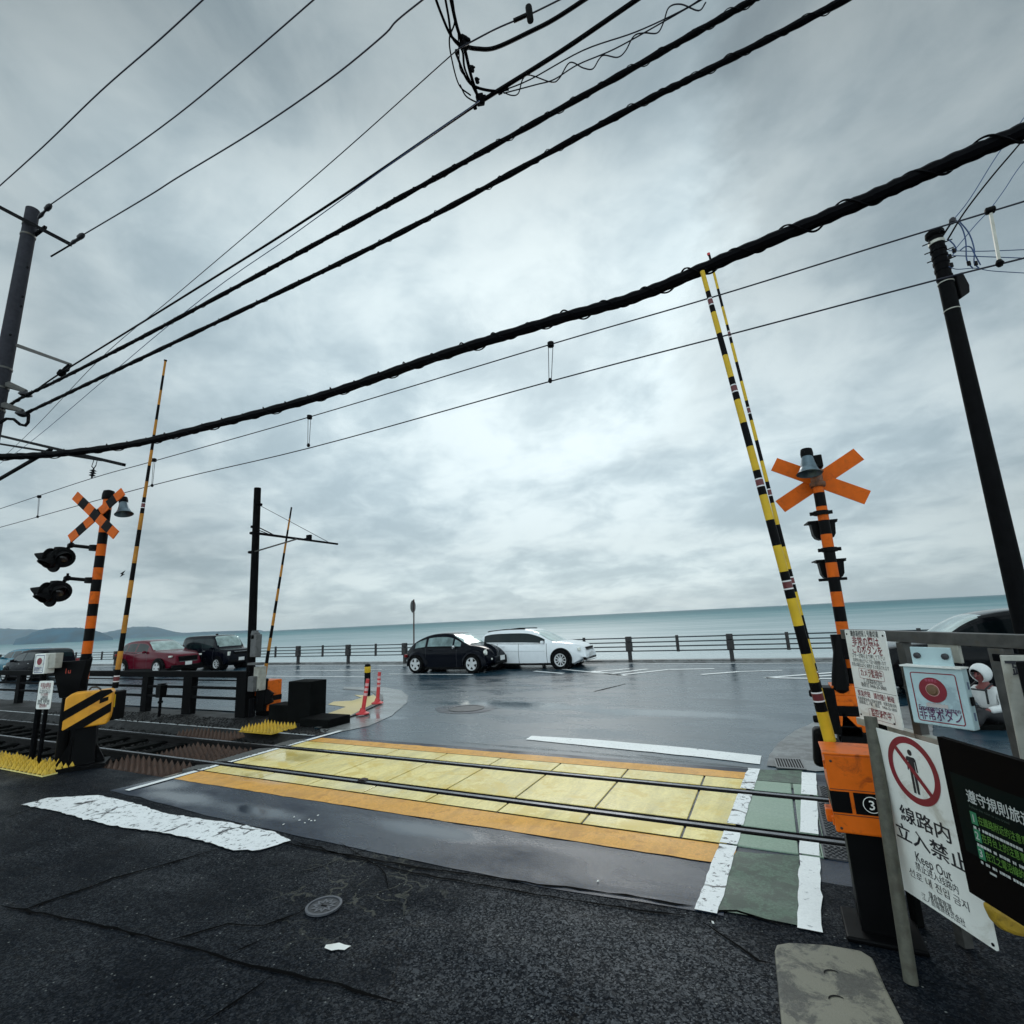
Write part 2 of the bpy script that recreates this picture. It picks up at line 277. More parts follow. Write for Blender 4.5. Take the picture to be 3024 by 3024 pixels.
# ------------------------------------------------------------------ mesh helpers
class MB:
    def __init__(s): s.v = []; s.f = []; s.m = []; s.sm = []
    def add(s, vs, fs, mi=0, smooth=False):
        o = len(s.v); s.v += [tuple(v) for v in vs]
        for f in fs: s.f.append(tuple(i+o for i in f)); s.m.append(mi); s.sm.append(smooth)
        return s
    def box(s, c, size, R=None, mi=0, taper=1.0):
        hx, hy, hz = (x/2 for x in size); c = Vector(c); vs = []
        for z in (-hz, hz):
            k = taper if z > 0 else 1.0
            for x, y in ((-hx, -hy), (hx, -hy), (hx, hy), (-hx, hy)):
                p = Vector((x*k, y*k, z)); vs.append(c+(R @ p if R else p))
        return s.add(vs, [(3, 2, 1, 0), (4, 5, 6, 7), (0, 1, 5, 4), (1, 2, 6, 5), (2, 3, 7, 6), (3, 0, 4, 7)], mi)
    def tube(s, pts, r, n=8, mi=0, cap=True, smooth=True, mis=None):
        pts = [Vector(p) for p in pts]; k = len(pts); rr = r if hasattr(r, '__len__') else [r]*k
        o = len(s.v); t0 = (pts[1]-pts[0]).normalized()
        a = t0.orthogonal().normalized()
        for i, p in enumerate(pts):
            t = (pts[min(i+1, k-1)]-pts[max(i-1, 0)]).normalized()
            a = (a-t*a.dot(t)).normalized(); b = t.cross(a)
            for j in range(n):
                th = 2*math.pi*j/n; s.v.append(tuple(p+(a*math.cos(th)+b*math.sin(th))*rr[i]))
        for i in range(k-1):
            for j in range(n):
                q = (j+1) % n
                s.f.append((o+i*n+j, o+i*n+q, o+(i+1)*n+q, o+(i+1)*n+j)); s.m.append(mis[i] if mis else mi); s.sm.append(smooth)
        if cap:
            s.f.append(tuple(o+j for j in range(n-1, -1, -1))); s.m.append(mis[0] if mis else mi); s.sm.append(False)
            s.f.append(tuple(o+(k-1)*n+j for j in range(n))); s.m.append(mis[-1] if mis else mi); s.sm.append(False)
        return s
    def cyl(s, a, b, r0, r1=None, n=12, mi=0): return s.tube([a, b], [r0, r0 if r1 is None else r1], n, mi)
    def clipped(s, poly, face, o, u, v, t, mi=0):       # prism of a polygon clipped to a convex face
        P = list(poly)
        for i in range(len(face)):
            (ax, ay), (bx, by) = face[i], face[(i+1) % len(face)]; Q = []
            f = lambda p: (bx-ax)*(p[1]-ay)-(by-ay)*(p[0]-ax)
            for j in range(len(P)):
                p, q = P[j], P[(j+1) % len(P)]; fp, fq = f(p), f(q)
                if fp >= 0: Q.append(p)
                if (fp >= 0) != (fq >= 0): k = fp/(fp-fq); Q.append((p[0]+(q[0]-p[0])*k, p[1]+(q[1]-p[1])*k))
            P = Q
        return s.prism(P, o, u, v, t, mi)
    def lathe(s, prof, o, ax, n=16, mi=0, cap=True):       # profile (radius, height) along axis ax from o
        ax = Vector(ax).normalized(); o = Vector(o); a = ax.orthogonal().normalized(); b = ax.cross(a); k = len(prof); q = len(s.v)
        for r, h in prof:
            for j in range(n):
                th = 2*math.pi*j/n; s.v.append(tuple(o+ax*h+(a*math.cos(th)+b*math.sin(th))*max(r, 1e-4)))
        for i in range(k-1):
            for j in range(n): s.f.append((q+i*n+j, q+i*n+(j+1) % n, q+(i+1)*n+(j+1) % n, q+(i+1)*n+j)); s.m.append(mi); s.sm.append(True)
        for f in (tuple(q+j for j in range(n-1, -1, -1)), tuple(q+(k-1)*n+j for j in range(n))) if cap else (): s.f.append(f); s.m.append(mi); s.sm.append(False)
        return s
    def prism(s, poly, o, u, v, t, mi=0):        # polygon (a,b) in the frame o,u,v; front at o, thickness t behind
        u = Vector(u); v = Vector(v); n = u.cross(v).normalized(); o = Vector(o); k = len(poly)
        f = [o+u*a+v*b for a, b in poly]; bk = [p-n*t for p in f]
        fs = [tuple(range(k)), tuple(range(2*k-1, k-1, -1))]+[((i+1) % k, i, k+i, k+(i+1) % k) for i in range(k)]
        return s.add(f+bk, fs, mi)
    def poly(s, pts, mi=0): return s.add(pts, [tuple(range(len(pts)))], mi)
    def build(s, name, mats, parent=None, bevel=0.0, kind=None, seg=2):
        me = bpy.data.meshes.new(name); me.from_pydata(s.v, [], s.f)
        for m in (mats if isinstance(mats, (list, tuple)) else [mats]): me.materials.append(m)
        me.polygons.foreach_set('material_index', s.m); me.polygons.foreach_set('use_smooth', s.sm); me.update()
        if any(s.sm): me.set_sharp_from_angle(angle=math.radians(38))
        o = bpy.data.objects.new(name, me); C.objects.link(o)
        if parent is not None:
            o.parent = parent; o.matrix_parent_inverse = root_inv(parent)
        if bevel:
            b = o.modifiers.new('bevel', 'BEVEL'); b.width = bevel; b.segments = seg; b.limit_method = 'ANGLE'; b.angle_limit = math.radians(35)
        if kind: o['kind'] = kind
        return o
def root_inv(p):
    m = Matrix.Identity(4); q = p
    chain = []
    while q is not None: chain.append(q); q = q.parent
    for q in reversed(chain):
        m = m @ (q.matrix_parent_inverse if q.parent else Matrix.Identity(4)) @ Matrix.LocRotScale(q.location, q.rotation_euler, q.scale)
    return m.inverted()
def tag(o, label, cat, group=None, kind=None):
    o['label'] = label; o['category'] = cat
    if group: o['group'] = group
    if kind: o['kind'] = kind
    return o
def thing(name, loc, label, cat, group=None):
    o = bpy.data.objects.new(name, None); o.empty_display_size = 0.2; C.objects.link(o); o.location = Vector(loc)
    return tag(o, label, cat, group)
def copy_tree(o, parent=None):
    c = o.copy(); C.objects.link(c)
    if parent is not None:
        c.parent = parent; c.matrix_parent_inverse = o.matrix_parent_inverse.copy()
    for ch in list(o.children): copy_tree(ch, c)
    return c
def struct(name, mb, m, **k): return mb.build(name, m, kind='structure', **k)
def rotz(a): return Matrix.Rotation(a, 3, 'Z')
def smooth_path(pts, n=8):
    P = [np.array(p, float) for p in pts]; P = [2*P[0]-P[1]]+P+[2*P[-1]-P[-2]]; r = []
    for i in range(1, len(P)-2):
        for k in range(n):
            t = k/n; a, b, c, d = P[i-1:i+3]
            r.append(0.5*((2*b)+(c-a)*t+(2*a-5*b+4*c-d)*t*t+(3*b-a-3*c+d)*t**3))
    r.append(P[-2]); return r
def stripes(p0, p1, length, mats_seq=(0, 1), start=0, red=None):
    """break points for a pole of alternate bands; returns points, material list"""
    p0, p1 = Vector(p0), Vector(p1); L = (p1-p0).length; d = (p1-p0)/L; n = max(1, round(L/length)); st = L/n
    pts = [p0]; mi = []
    for i in range(n):
        k = (i+start) % 2; a = i*st
        if red and k == 1 and (i+start) % red == 1:
            for x, q in ((0.33, 1), (0.38, 3), (0.62, 2), (0.67, 3), (1.0, 1)):
                pts.append(p0+d*(a+st*x)); mi.append(q)
        else: pts.append(p0+d*(a+st)); mi.append(mats_seq[k])
    return pts, mi
def text(body, size, o, u, v, m, parent, name='lettering', bold=0.0, align='LEFT', lift=0.003, sx=1.0, width=None):
    cu = bpy.data.curves.new(name, 'FONT'); cu.body = body; cu.size = size; cu.align_x = align; cu.offset = bold*size; cu.resolution_u = 2
    tmp = bpy.data.objects.new(name, cu); C.objects.link(tmp)
    bpy.context.view_layer.update()
    me = bpy.data.meshes.new_from_object(tmp.evaluated_get(bpy.context.evaluated_depsgraph_get()))
    if width:
        xs = [q.co.x for q in me.vertices]; sx = width/max(1e-6, max(xs)-min(xs))
    bpy.data.objects.remove(tmp); bpy.data.curves.remove(cu)
    u, v = Vector(u).normalized(), Vector(v).normalized(); n = u.cross(v).normalized(); o = Vector(o)+n*lift
    for q in me.vertices: q.co = o+u*(q.co.x*sx)+v*q.co.y
    me.materials.clear(); me.materials.append(m); me.name = name
    ob = bpy.data.objects.new(name, me); C.objects.link(ob)
    if parent is not None: ob.parent = parent; ob.matrix_parent_inverse = root_inv(parent)
    return ob
def sheet(name, pts, z, m, dens=0.0, jit=0.0, kind='structure'):
    """flat ground sheet from world xy points; edges may be roughened"""
    P = [Vector((p[0], p[1])) for p in pts]; r = []
    for i, a in enumerate(P):
        b = P[(i+1) % len(P)]
        k = max(1, int((b-a).length*dens)) if dens else 1
        for j in range(k):
            q = a.lerp(b, j/k)
            if jit and j: q = q+Vector((random.gauss(0, jit), random.gauss(0, jit)))
            r.append((q.x, q.y, z))
    # orient up
    ar = sum(r[i][0]*r[(i+1) % len(r)][1]-r[(i+1) % len(r)][0]*r[i][1] for i in range(len(r)))
    if ar < 0: r.reverse()
    return MB().poly(r).build(name, m, kind=kind)
def gp(*pix): return [tuple(g(*p))[:2] for p in pix]
# ------------------------------------------------------------------ the setting: ground, road, markings
SL, SR, QN, QF, QSEA = -5.38, 3.35, -0.74, 1.97, 15.6
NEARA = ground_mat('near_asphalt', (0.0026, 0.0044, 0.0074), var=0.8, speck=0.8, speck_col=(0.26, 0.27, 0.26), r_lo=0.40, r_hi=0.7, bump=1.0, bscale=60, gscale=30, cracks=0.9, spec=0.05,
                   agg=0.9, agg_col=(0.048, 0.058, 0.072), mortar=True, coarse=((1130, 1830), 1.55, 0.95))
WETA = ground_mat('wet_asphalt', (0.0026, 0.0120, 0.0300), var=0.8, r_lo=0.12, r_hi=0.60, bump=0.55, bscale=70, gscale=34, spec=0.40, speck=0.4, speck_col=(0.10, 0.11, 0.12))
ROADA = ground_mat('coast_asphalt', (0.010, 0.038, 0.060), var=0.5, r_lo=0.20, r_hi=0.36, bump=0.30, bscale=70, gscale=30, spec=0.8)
ORGP = ground_mat('orange_road_paint', (0.76, 0.37, 0.06), var=0.16, r_lo=0.35, r_hi=0.6, bump=0.35, wear=0.42, wear_col=(0.62, 0.29, 0.05), spec=0.25, streak=0.45)
DECKY = ground_mat('yellow_deck', (0.86, 0.70, 0.28), var=0.12, gscale=30, r_lo=0.2, r_hi=0.55, bump=0.2, wear=0.44, wear_col=(0.78, 0.58, 0.16), wear_scale=2.2, spec=0.3, streak=0.55)
GRNP = ground_mat('green_road_paint', (0.070, 0.120, 0.082), var=0.4, r_lo=0.4, r_hi=0.65, bump=0.45, bscale=60, wear=0.47, wear_col=(0.05, 0.075, 0.055), puddles=False)
GRND = ground_mat('green_deck', (0.24, 0.33, 0.25), var=0.15, r_lo=0.35, r_hi=0.6, bump=0.3, wear=0.34, wear_col=(0.30, 0.34, 0.25), wear_scale=4, puddles=False)
LINEW = ground_mat('white_road_paint', (0.82, 0.83, 0.82), var=0.08, r_lo=0.4, r_hi=0.6, bump=0.25, wear=0.36, wear_scale=14, wear_col=(0.34, 0.35, 0.36), puddles=False)
LINEO = ground_mat('cracked_road_paint', (0.82, 0.83, 0.83), var=0.08, r_lo=0.4, r_hi=0.6, bump=0.3, wear=0.39, wear_col=(0.02, 0.02, 0.023), wear_scale=15, wear_crack=1.0, puddles=False)
CONCG = ground_mat('pale_concrete', (0.20, 0.205, 0.205), var=0.2, gscale=60, r_lo=0.3, r_hi=0.6, bump=0.25, wear=0.47, wear_col=(0.13, 0.13, 0.13), wear_scale=3)
GUTTER = ground_mat('wet_gutter_concrete', (0.22, 0.225, 0.22), var=0.15, r_lo=0.16, r_hi=0.4, bump=0.15, wear=0.3, wear_col=(0.15, 0.15, 0.15))
KERBM = ground_mat('kerb_concrete', (0.11, 0.11, 0.105), var=0.2, r_lo=0.4, r_hi=0.65, bump=0.3, puddles=False)
TACT = ground_mat('tactile_yellow', (0.66, 0.52, 0.24), var=0.12, r_lo=0.4, r_hi=0.6, bump=0.4, wear=0.3, wear_col=(0.45, 0.34, 0.15), puddles=False)
DKG = ground_mat('seam_dark', (0.0012, 0.0013, 0.0016), r_lo=0.6, r_hi=0.8, bump=0.4, spec=0.02, puddles=False)
MORT = ground_mat('mortar_patch', (0.065, 0.064, 0.055), var=0.6, r_lo=0.5, r_hi=0.75, bump=0.6, puddles=False)
BALL = ground_mat('track_ballast', (0.011, 0.011, 0.011), var=0.95, r_lo=0.5, r_hi=0.75, bump=1.0, bscale=22, gscale=20, puddles=False, spec=0.25)
SLABW = ground_mat('concrete_cover', (0.065, 0.064, 0.054), var=0.35, gscale=40, r_lo=0.45, r_hi=0.7, bump=0.6, wear=0.50, wear_col=(0.20, 0.19, 0.145), wear_scale=5, puddles=False)
PLATEM = mat('checker_plate', (0.075, 0.075, 0.08), 0.4, 0.4, var=0.3)

def rect(x0, y0, x1, y1): return [(x0, y0), (x1, y0), (x1, y1), (x0, y1)]
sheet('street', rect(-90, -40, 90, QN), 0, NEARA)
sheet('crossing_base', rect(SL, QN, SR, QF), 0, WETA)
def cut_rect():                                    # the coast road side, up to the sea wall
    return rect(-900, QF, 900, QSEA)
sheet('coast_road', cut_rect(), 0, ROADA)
# track bed to the left and right, a little below the deck
def bed(x0, x1, nx):
    b = MB(); ny = 14; vs = []; fs = []
    for i in range(nx+1):
        for j in range(ny+1):
            x = x0+(x1-x0)*i/nx; y = QN+(QF-QN)*j/ny
            z = -0.16+random.uniform(-0.018, 0.018)
            if j in (0, ny) or i in (0, nx): z = -0.02
            vs.append((x, y, z))
    for i in range(nx):
        for j in range(ny): k = i*(ny+1)+j; fs.append((k, k+ny+1, k+ny+2, k+1))
    return b.add(vs, fs)
struct('track_bed', bed(-60, SL, 260), BALL)
struct('track_bed', bed(SR, 40, 120), BALL)
# ballast stones one can see near the crossing
b = MB()
ico = [(0, 0, 1), (0.9, 0, .1), (.28, .85, -.1), (-.72, .53, .1), (-.72, -.53, -.1), (.28, -.85, .1), (0, 0, -1)]
icf = [(0, i, i % 5+1) for i in range(1, 6)]+[(6, i % 5+1, i) for i in range(1, 6)]
def stone(x, y, z, r):
    R = Matrix.Rotation(random.uniform(0, 6.28), 3, Vector((random.gauss(0, 1), random.gauss(0, 1), random.gauss(0, 1))).normalized())
    b.add([Vector((x, y, z))+R @ Vector((v[0]*r*random.uniform(.7, 1.2), v[1]*r*random.uniform(.7, 1.2), v[2]*r*.8)) for v in ico], icf)
for i in range(2600):
    x = SL-0.05-abs(random.gauss(0, 5)); y = random.uniform(QN+.05, QF-.05)
    stone(x, y, -0.145, random.uniform(.018, .04))
for i in range(1700):
    x = random.uniform(-16, -5.2); y = random.uniform(QF, 2.75); 
    if x > -5.2-0.55*(y-QF)*1.2: continue
    stone(x, y, 0.005, random.uniform(.016, .035))
o = b.build('ballast_stones', BALL, kind='stuff'); tag(o, 'dark ballast stones lying along the rails left of the crossing', 'ballast')
# strip of dark ballast beyond the far rail, under the railing
sheet('track_shoulder', [(-60, QF), (-5.15, QF), (-5.75, 2.5), (-6.9, 3.35), (-60, 3.35)], 0.004, BALL, 3, 0.02)

# newer wet asphalt in front of the deck, its rough edge, old patches
sheet('road_patch', [(-5.55, -1.36), (-4.3, -1.43), (-2.5, -1.52), (0.8, -1.55), (2.13, -1.45), (2.13, QN+.0), (-5.38, QN)], 0.004, WETA, 4, 0.008)
def strip(pix, w, z=0.008, m=DKG, name='asphalt_seam', dens=10, jit=0.006, world_pts=None):
    P = [Vector(p) for p in (world_pts or gp(*pix))]; pts = []
    for i in range(len(P)-1):
        k = max(1, int((P[i+1]-P[i]).length*dens))
        for j in range(k): pts.append(P[i].lerp(P[i+1], j/k))
    pts.append(P[-1])
    L = []; Rr = []
    for i, p in enumerate(pts):
        t = (pts[min(i+1, len(pts)-1)]-pts[max(i-1, 0)]).normalized(); n = Vector((-t.y, t.x))
        c = p+n*random.gauss(0, jit); hw = w/2*random.uniform(0.45, 1.35)
        if jit == 0: hw = w/2; c = p
        if jit and i in (0, len(pts)-1): hw *= 0.2
        L.append(c+n*hw); Rr.append(c-n*hw*random.uniform(.4, 1.2) if jit > .008 else c-n*hw)
    mb = MB(); k = len(pts)
    mb.add([(q.x, q.y, z) for q in L]+[(q.x, q.y, z) for q in Rr], [(k+i, k+i+1, i+1, i) for i in range(k-1)])
    return struct(name, mb, m)
for pix, w in (([(0, 1709), (43, 1719), (159, 1742), (314, 1778), (430, 1811), (473, 1823), (639, 1861), (760, 1900)], .020),
               ([(43, 1719), (142, 1685), (212, 1659), (298, 1636), (413, 1603)], .03), ([(317, 1778), (430, 1745), (496, 1748), (562, 1725), (600, 1700)], .02),
               ([(384, 1932), (516, 1843)], .016), ([(427, 1805), (496, 1772)], .012), ([(1325, 1741), (1365, 1769), (1431, 1816), (1457, 1819)], .02),
               ([(210, 1512), (330, 1545), (480, 1580), (640, 1612), (800, 1640), (966, 1662), (1150, 1686), (1309, 1713)], .024),
               ([(560, 1590), (760, 1645), (966, 1682), (1150, 1711), (1295, 1731)], .02), ([(1310, 1718), (1390, 1722), (1440, 1738), (1500, 1752)], .02),
               ([(0, 1548), (80, 1520)], .015), ([(520, 1660), (600, 1640), (700, 1600)], .008), ([(640, 1590), (720, 1640), (740, 1690)], .008),
               ([(850, 1400), (1100, 1420), (1430, 1452)], .012), ([(1182, 1290), (1118, 1306)], .05), ([(1446, 1456), (1398, 1448), (1200, 1425)], .012)):
    strip(pix, w)
sheet('paint_blob', gp((615, 1785), (640, 1781), (662, 1787), (650, 1795), (625, 1796), (612, 1791)), 0.008, WHT, 30, 0.006)

# deck: yellow slabs, joints, flange grooves, painted bands
GAUGE0, GAUGE1 = 0.0, 1.07
XL0, XR0 = -5.1, 2.10                                # yellow deck between its white edges
def lx(q): return -5.30+0.13*(q+1.4)/3.4*1.0         # left white edge
sheet('orange_band', [(lx(-.75)+.10, -.75), (2.15, -.72), (2.15, -.36), (lx(-.36)+.10, -.36)], 0.0068, ORGP, 6, 0.006)
sheet('orange_band', [(lx(1.5)+.10, 1.52), (2.36, 1.52), (2.38, 1.80), (lx(1.9)+.12, 1.80)], 0.0065, ORGP, 6, 0.006)
jn = [aty(px, py, .1).x for px, py in ((842.5, 1480.6), (971.5, 1496.5), (1122, 1515), (1297, 1536))]
dj = (jn[3]-jn[0])/3
JO = [jn[0]+dj*k for k in range(-5, 5)]
def slabs(y0, y1, xa, xb, m, name):
    ed = sorted([xa]+[j for j in JO if xa+.15 < j < xb-.1]+[xb])
    mb = MB()
    for a, c in zip(ed[:-1], ed[1:]): mb.box(((a+c)/2, (y0+y1)/2, -0.03), (c-a-.022, y1-y0, 0.084))
    return mb.build(name, m, kind='structure', bevel=0.006)
def edge(pa, pb):                                    # a painted edge, x as a function of y
    a, c = g(*pa), g(*pb); return lambda y: a.x+(c.x-a.x)*(y-a.y)/(c.y-a.y)
EL0, EL1 = edge((1313, 1712), (1403, 1473)), edge((1355, 1721), (1428, 1474))
ER0, ER1 = edge((1505, 1748), (1513, 1459)), edge((1553, 1755), (1540, 1459))
for y0, y1 in ((-.34, -.085), (.105, .965), (1.155, 1.50)):
    ym = (y0+y1)/2
    slabs(y0, y1, lx(ym)+.10, EL0(ym)+.06, DECKY, 'deck_slabs')
    slabs(y0, y1, EL0(ym)+.082, 2.80, GRND, 'deck_slabs')
sheet('groove', rect(SL, -.085, SR, -.0335), 0.006, DKG); sheet('groove', rect(SL, .0335, SR, .105), 0.006, DKG)
sheet('groove', rect(SL, .965, SR, 1.0365), 0.006, DKG); sheet('groove', rect(SL, 1.1035, SR, 1.155), 0.006, DKG)
sheet('deck_edge', rect(SL, -.362, 2.16, -.342), 0.010, DKG); sheet('deck_edge', rect(SL, 1.502, 2.9, 1.518), 0.010, DKG)
# green walking lane with white edges
sheet('green_lane', gp((1318, 1712), (1390, 1608), (1512, 1617), (1505, 1748), (1440, 1735)), 0.008, GRNP, 8, 0.006)
sheet('green_lane', gp((1418, 1453), (1414, 1480), (1512, 1490), (1514, 1455)), 0.008, GRNP, 8, 0.004)
sheet('white_line', [(EL0(-1.45), -1.45), (EL1(-1.45), -1.45), (EL1(-.36), -.36), (EL0(-.36), -.36)], 0.0115, LINEO, 12, 0.004)
sheet('white_line', [(ER0(-1.43), -1.43), (ER1(-1.43), -1.43), (ER1(-.36), -.36), (ER0(-.36), -.36)], 0.0115, LINEW, 12, 0.004)
sheet('white_line', [(EL0(1.52), 1.52), (EL1(1.52), 1.52), (EL1(1.98), 1.98), (EL0(1.98), 1.98)], 0.0115, LINEO, 12, 0.004)
sheet('white_line', [(ER0(1.52), 1.52), (ER1(1.52), 1.52), (ER1(1.98), 1.98), (ER0(1.98), 1.98)], 0.0115, LINEW, 12, 0.004)
for y0, y1 in ((-.34, -.085), (.105, .965), (1.155, 1.50)):
    ym = (y0+y1)/2
    MB().box(((2.822+ER1(ym))/2, ym, -0.03), (ER1(ym)-2.822, y1-y0, 0.084)).build('deck_slabs', GRND, kind='structure', bevel=0.004)
    for e0, e1, m_ in ((EL0, EL1, LINEO), (ER0, ER1, LINEW)):
        sheet('white_line', [(e0(y0), y0), (e1(y0), y0), (e1(y1), y1), (e0(y1), y1)], 0.0165, m_, 10, 0.003)
# studded steel plates at the right and left ends of the deck
def studs(x0, x1, y0, y1, name='stud_plate', st=.045):
    mb = MB().box(((x0+x1)/2, (y0+y1)/2, -0.02), (x1-x0, y1-y0, 0.066)); y = y0+.03; k = 0
    while y < y1-.02:
        x = x0+.03+(k % 2)*st/2
        while x < x1-.02: mb.box((x, y, 0.017), (.028, .012, .012), rotz(.6 if k % 2 else -.6)); x += st
        y += st*.7; k += 1
    return struct(name, mb, PLATEM)
for y0, y1 in ((-.34, -.085), (.105, .965), (1.155, 1.50)): studs(ER1((y0+y1)/2)+.02, SR-.01, y0, y1)
def combs(y0, y1, x1):
    mb = MB()
    n = int((y1-y0)/.055)
    for i in range(n): mb.box((x1-.22+.03*random.random(), y0+(i+.5)*(y1-y0)/n, -.02), (.42, .03, .05), Matrix.Rotation(-.10, 3, 'Y'))
    return struct('ramp_plate', mb, KERBM)
combs(.12, .95, lx(.5)); combs(1.16, 1.6, lx(1.4)); combs(-.36, -.09, lx(-.3))
# white edge line on the left side of the deck
for a, c in (((-1.30), (-.40)), ((-.36), (-.085)), ((.105), (.965)), ((1.155), (1.50)), ((1.53), (2.35))):
    sheet('white_line', [(lx(a)-.02, a), (lx(a)+.085, a), (lx(c)+.085, c), (lx(c)-.02, c)], 0.0135, LINEW, 8, 0.003)
# stop lines
sheet('stop_line', gp((40, 1520), (90, 1507), (185, 1502), (250, 1516), (318, 1538), (440, 1555), (512, 1570), (549, 1588), (490, 1606), (440, 1607), (375, 1587), (300, 1572), (200, 1558), (110, 1533)), 0.0125, LINEO, 18, 0.007)
sheet('stop_line', gp((1003, 1389), (1120, 1396), (1300, 1412), (1437, 1427), (1434, 1443), (1330, 1430), (1120, 1409), (992, 1396)), 0.008, LINEW, 6, 0.005)
# coast road lines
def line(a, c, w, m=LINEW): strip([a, c], w, m=m, name='road_line', dens=1, jit=0)
YQ = aty(470, 1268, 11.9).y
sheet('road_line', rect(-120, 10.35, aty(690, 1269, 10.4).x, 10.5), 0.006, LINEW)
sheet('road_line', rect(-120, 15.0, 60, 15.15), 0.006, LINEW)
for a, c, w in (((734, 1272), (892, 1273), .15), ((1008, 1266.5), (1063, 1271), .2), ((1062, 1263), (1182, 1275), .16), ((1118, 1266.5), (1167, 1274), .2), ((1167, 1274), (1262, 1263.5), .18), ((1262, 1263.5), (1348, 1262), .2),
                ((1128, 1267), (1188, 1262), .18), ((1155, 1271), (1222, 1262.5), .18), ((1323, 1273), (1394, 1267.5), .2), ((1394, 1267.5), (1476, 1265), .14),
                ((1444, 1279), (1640, 1264), .2), ((1444, 1279), (1640, 1282), .2), ((1530, 1277), (1640, 1270), .2), ((555, 1265), (697, 1266), .14), ((714, 1256.5), (769, 1256.5), .18), ((640, 1263), (720, 1263.5), .12)):
    line(a, c, w)
# concrete corner on the right with its grate, and the island on the left with gutter, kerb and tactile paving
sheet('pavement_corner', gp((1447, 1446), (1452, 1425), (1470, 1402), (1500, 1380), (1545, 1360), (1640, 1338), (1760, 1330), (1760, 1440), (1600, 1452), (1540, 1457)), 0.012, CONCG, 6, 0.004)
d2 = lambda x, y: (415+x/3.557, 894.5+y/3.557)
sheet('gutter', gp(*[d2(*p) for p in ((680, 1735), (760, 1742), (1000, 1692), (1150, 1625), (1255, 1535), (1264, 1490), (1220, 1455), (1100, 1430), (830, 1428), (830, 1446), (960, 1456), (1040, 1466), (1080, 1490), (1086, 1515), (1060, 1552), (950, 1602), (800, 1664), (665, 1716))]), 0.008, GUTTER, 5, 0.005)
kin = [d2(*p) for p in ((640, 1722), (665, 1716), (800, 1664), (950, 1602), (1060, 1552), (1086, 1515), (1080, 1490), (1040, 1466), (960, 1456), (830, 1446))]
kw = gp(*kin)
sheet('island', kw+[(-16, kw[-1][1]+.2), (-16, 3.4), (-7.2, 3.4)], 0.03, ROADA)
kc = [(sum(p[0] for p in kw)/len(kw)-.6, sum(p[1] for p in kw)/len(kw))]
strip(None, .16, z=0.036, m=KERBM, name='kerb', dens=6, jit=0, world_pts=[(p[0]+(kc[0][0]-p[0])*.035, p[1]+(kc[0][1]-p[1])*.035) for p in kw])
sheet('tactile_paving', gp(*[d2(*p) for p in ((655, 1642), (790, 1662), (880, 1628), (1040, 1545), (1062, 1515), (1030, 1488), (1000, 1500), (1010, 1480), (960, 1470), (985, 1492), (900, 1490), (950, 1510), (885, 1530), (765, 1535), (725, 1556), (845, 1572))]), 0.0365, TACT)
# sea wall, sea, hillside behind the viewer
struct('seawall', MB().box((0, QSEA+.2, -3.9), (1800, .4, 8.0)).box((0, QSEA-.02, .0), (1800, .36, .07)), CONCG, bevel=0.02)
sm = bpy.data.materials.new('sea_water'); sm.use_nodes = True; t = sm.node_tree; bs = t.nodes['Principled BSDF']
tcn = t.nodes.new('ShaderNodeTexCoord'); P = tcn.outputs['Object']
sp = t.nodes.new('ShaderNodeSeparateXYZ'); t.links.new(P, sp.inputs[0])
# pale sky reflection painted into nearshore water, teal offshore, by distance and drifting bands
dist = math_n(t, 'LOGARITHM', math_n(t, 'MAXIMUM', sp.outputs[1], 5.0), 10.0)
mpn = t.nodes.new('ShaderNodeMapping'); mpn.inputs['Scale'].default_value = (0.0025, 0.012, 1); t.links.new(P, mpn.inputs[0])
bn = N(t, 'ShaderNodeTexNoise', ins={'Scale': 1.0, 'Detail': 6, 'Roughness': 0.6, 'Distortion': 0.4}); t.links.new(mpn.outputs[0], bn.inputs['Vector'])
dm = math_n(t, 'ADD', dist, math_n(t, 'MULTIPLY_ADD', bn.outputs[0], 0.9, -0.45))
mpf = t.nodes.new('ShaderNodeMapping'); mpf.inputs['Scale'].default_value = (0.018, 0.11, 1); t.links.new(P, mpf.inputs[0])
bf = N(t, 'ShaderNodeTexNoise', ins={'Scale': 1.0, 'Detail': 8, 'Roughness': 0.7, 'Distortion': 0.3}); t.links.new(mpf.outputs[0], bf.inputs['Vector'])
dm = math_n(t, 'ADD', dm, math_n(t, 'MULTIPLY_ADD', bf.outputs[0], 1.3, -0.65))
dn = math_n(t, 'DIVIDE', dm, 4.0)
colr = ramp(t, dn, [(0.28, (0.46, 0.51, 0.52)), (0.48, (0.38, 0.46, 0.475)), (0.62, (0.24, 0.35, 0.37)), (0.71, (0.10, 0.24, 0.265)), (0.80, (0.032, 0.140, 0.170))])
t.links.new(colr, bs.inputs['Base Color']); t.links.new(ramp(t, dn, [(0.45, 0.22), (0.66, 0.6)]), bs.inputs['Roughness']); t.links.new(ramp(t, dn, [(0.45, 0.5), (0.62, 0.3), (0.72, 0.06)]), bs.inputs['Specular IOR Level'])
wm_ = t.nodes.new('ShaderNodeMapping'); wm_.inputs['Scale'].default_value = (0.35, 0.8, 1); t.links.new(P, wm_.inputs[0])
wn = N(t, 'ShaderNodeTexNoise', ins={'Scale': 0.6, 'Detail': 8, 'Roughness': 0.65}); t.links.new(wm_.outputs[0], wn.inputs['Vector'])
bp = N(t, 'ShaderNodeBump', ins={'Strength': 0.35, 'Distance': 0.5}); t.links.new(wn.outputs[0], bp.inputs['Height']); t.links.new(bp.outputs[0], bs.inputs['Normal'])
mb = MB(); SEAR = 6000; SEAZ = -5.0
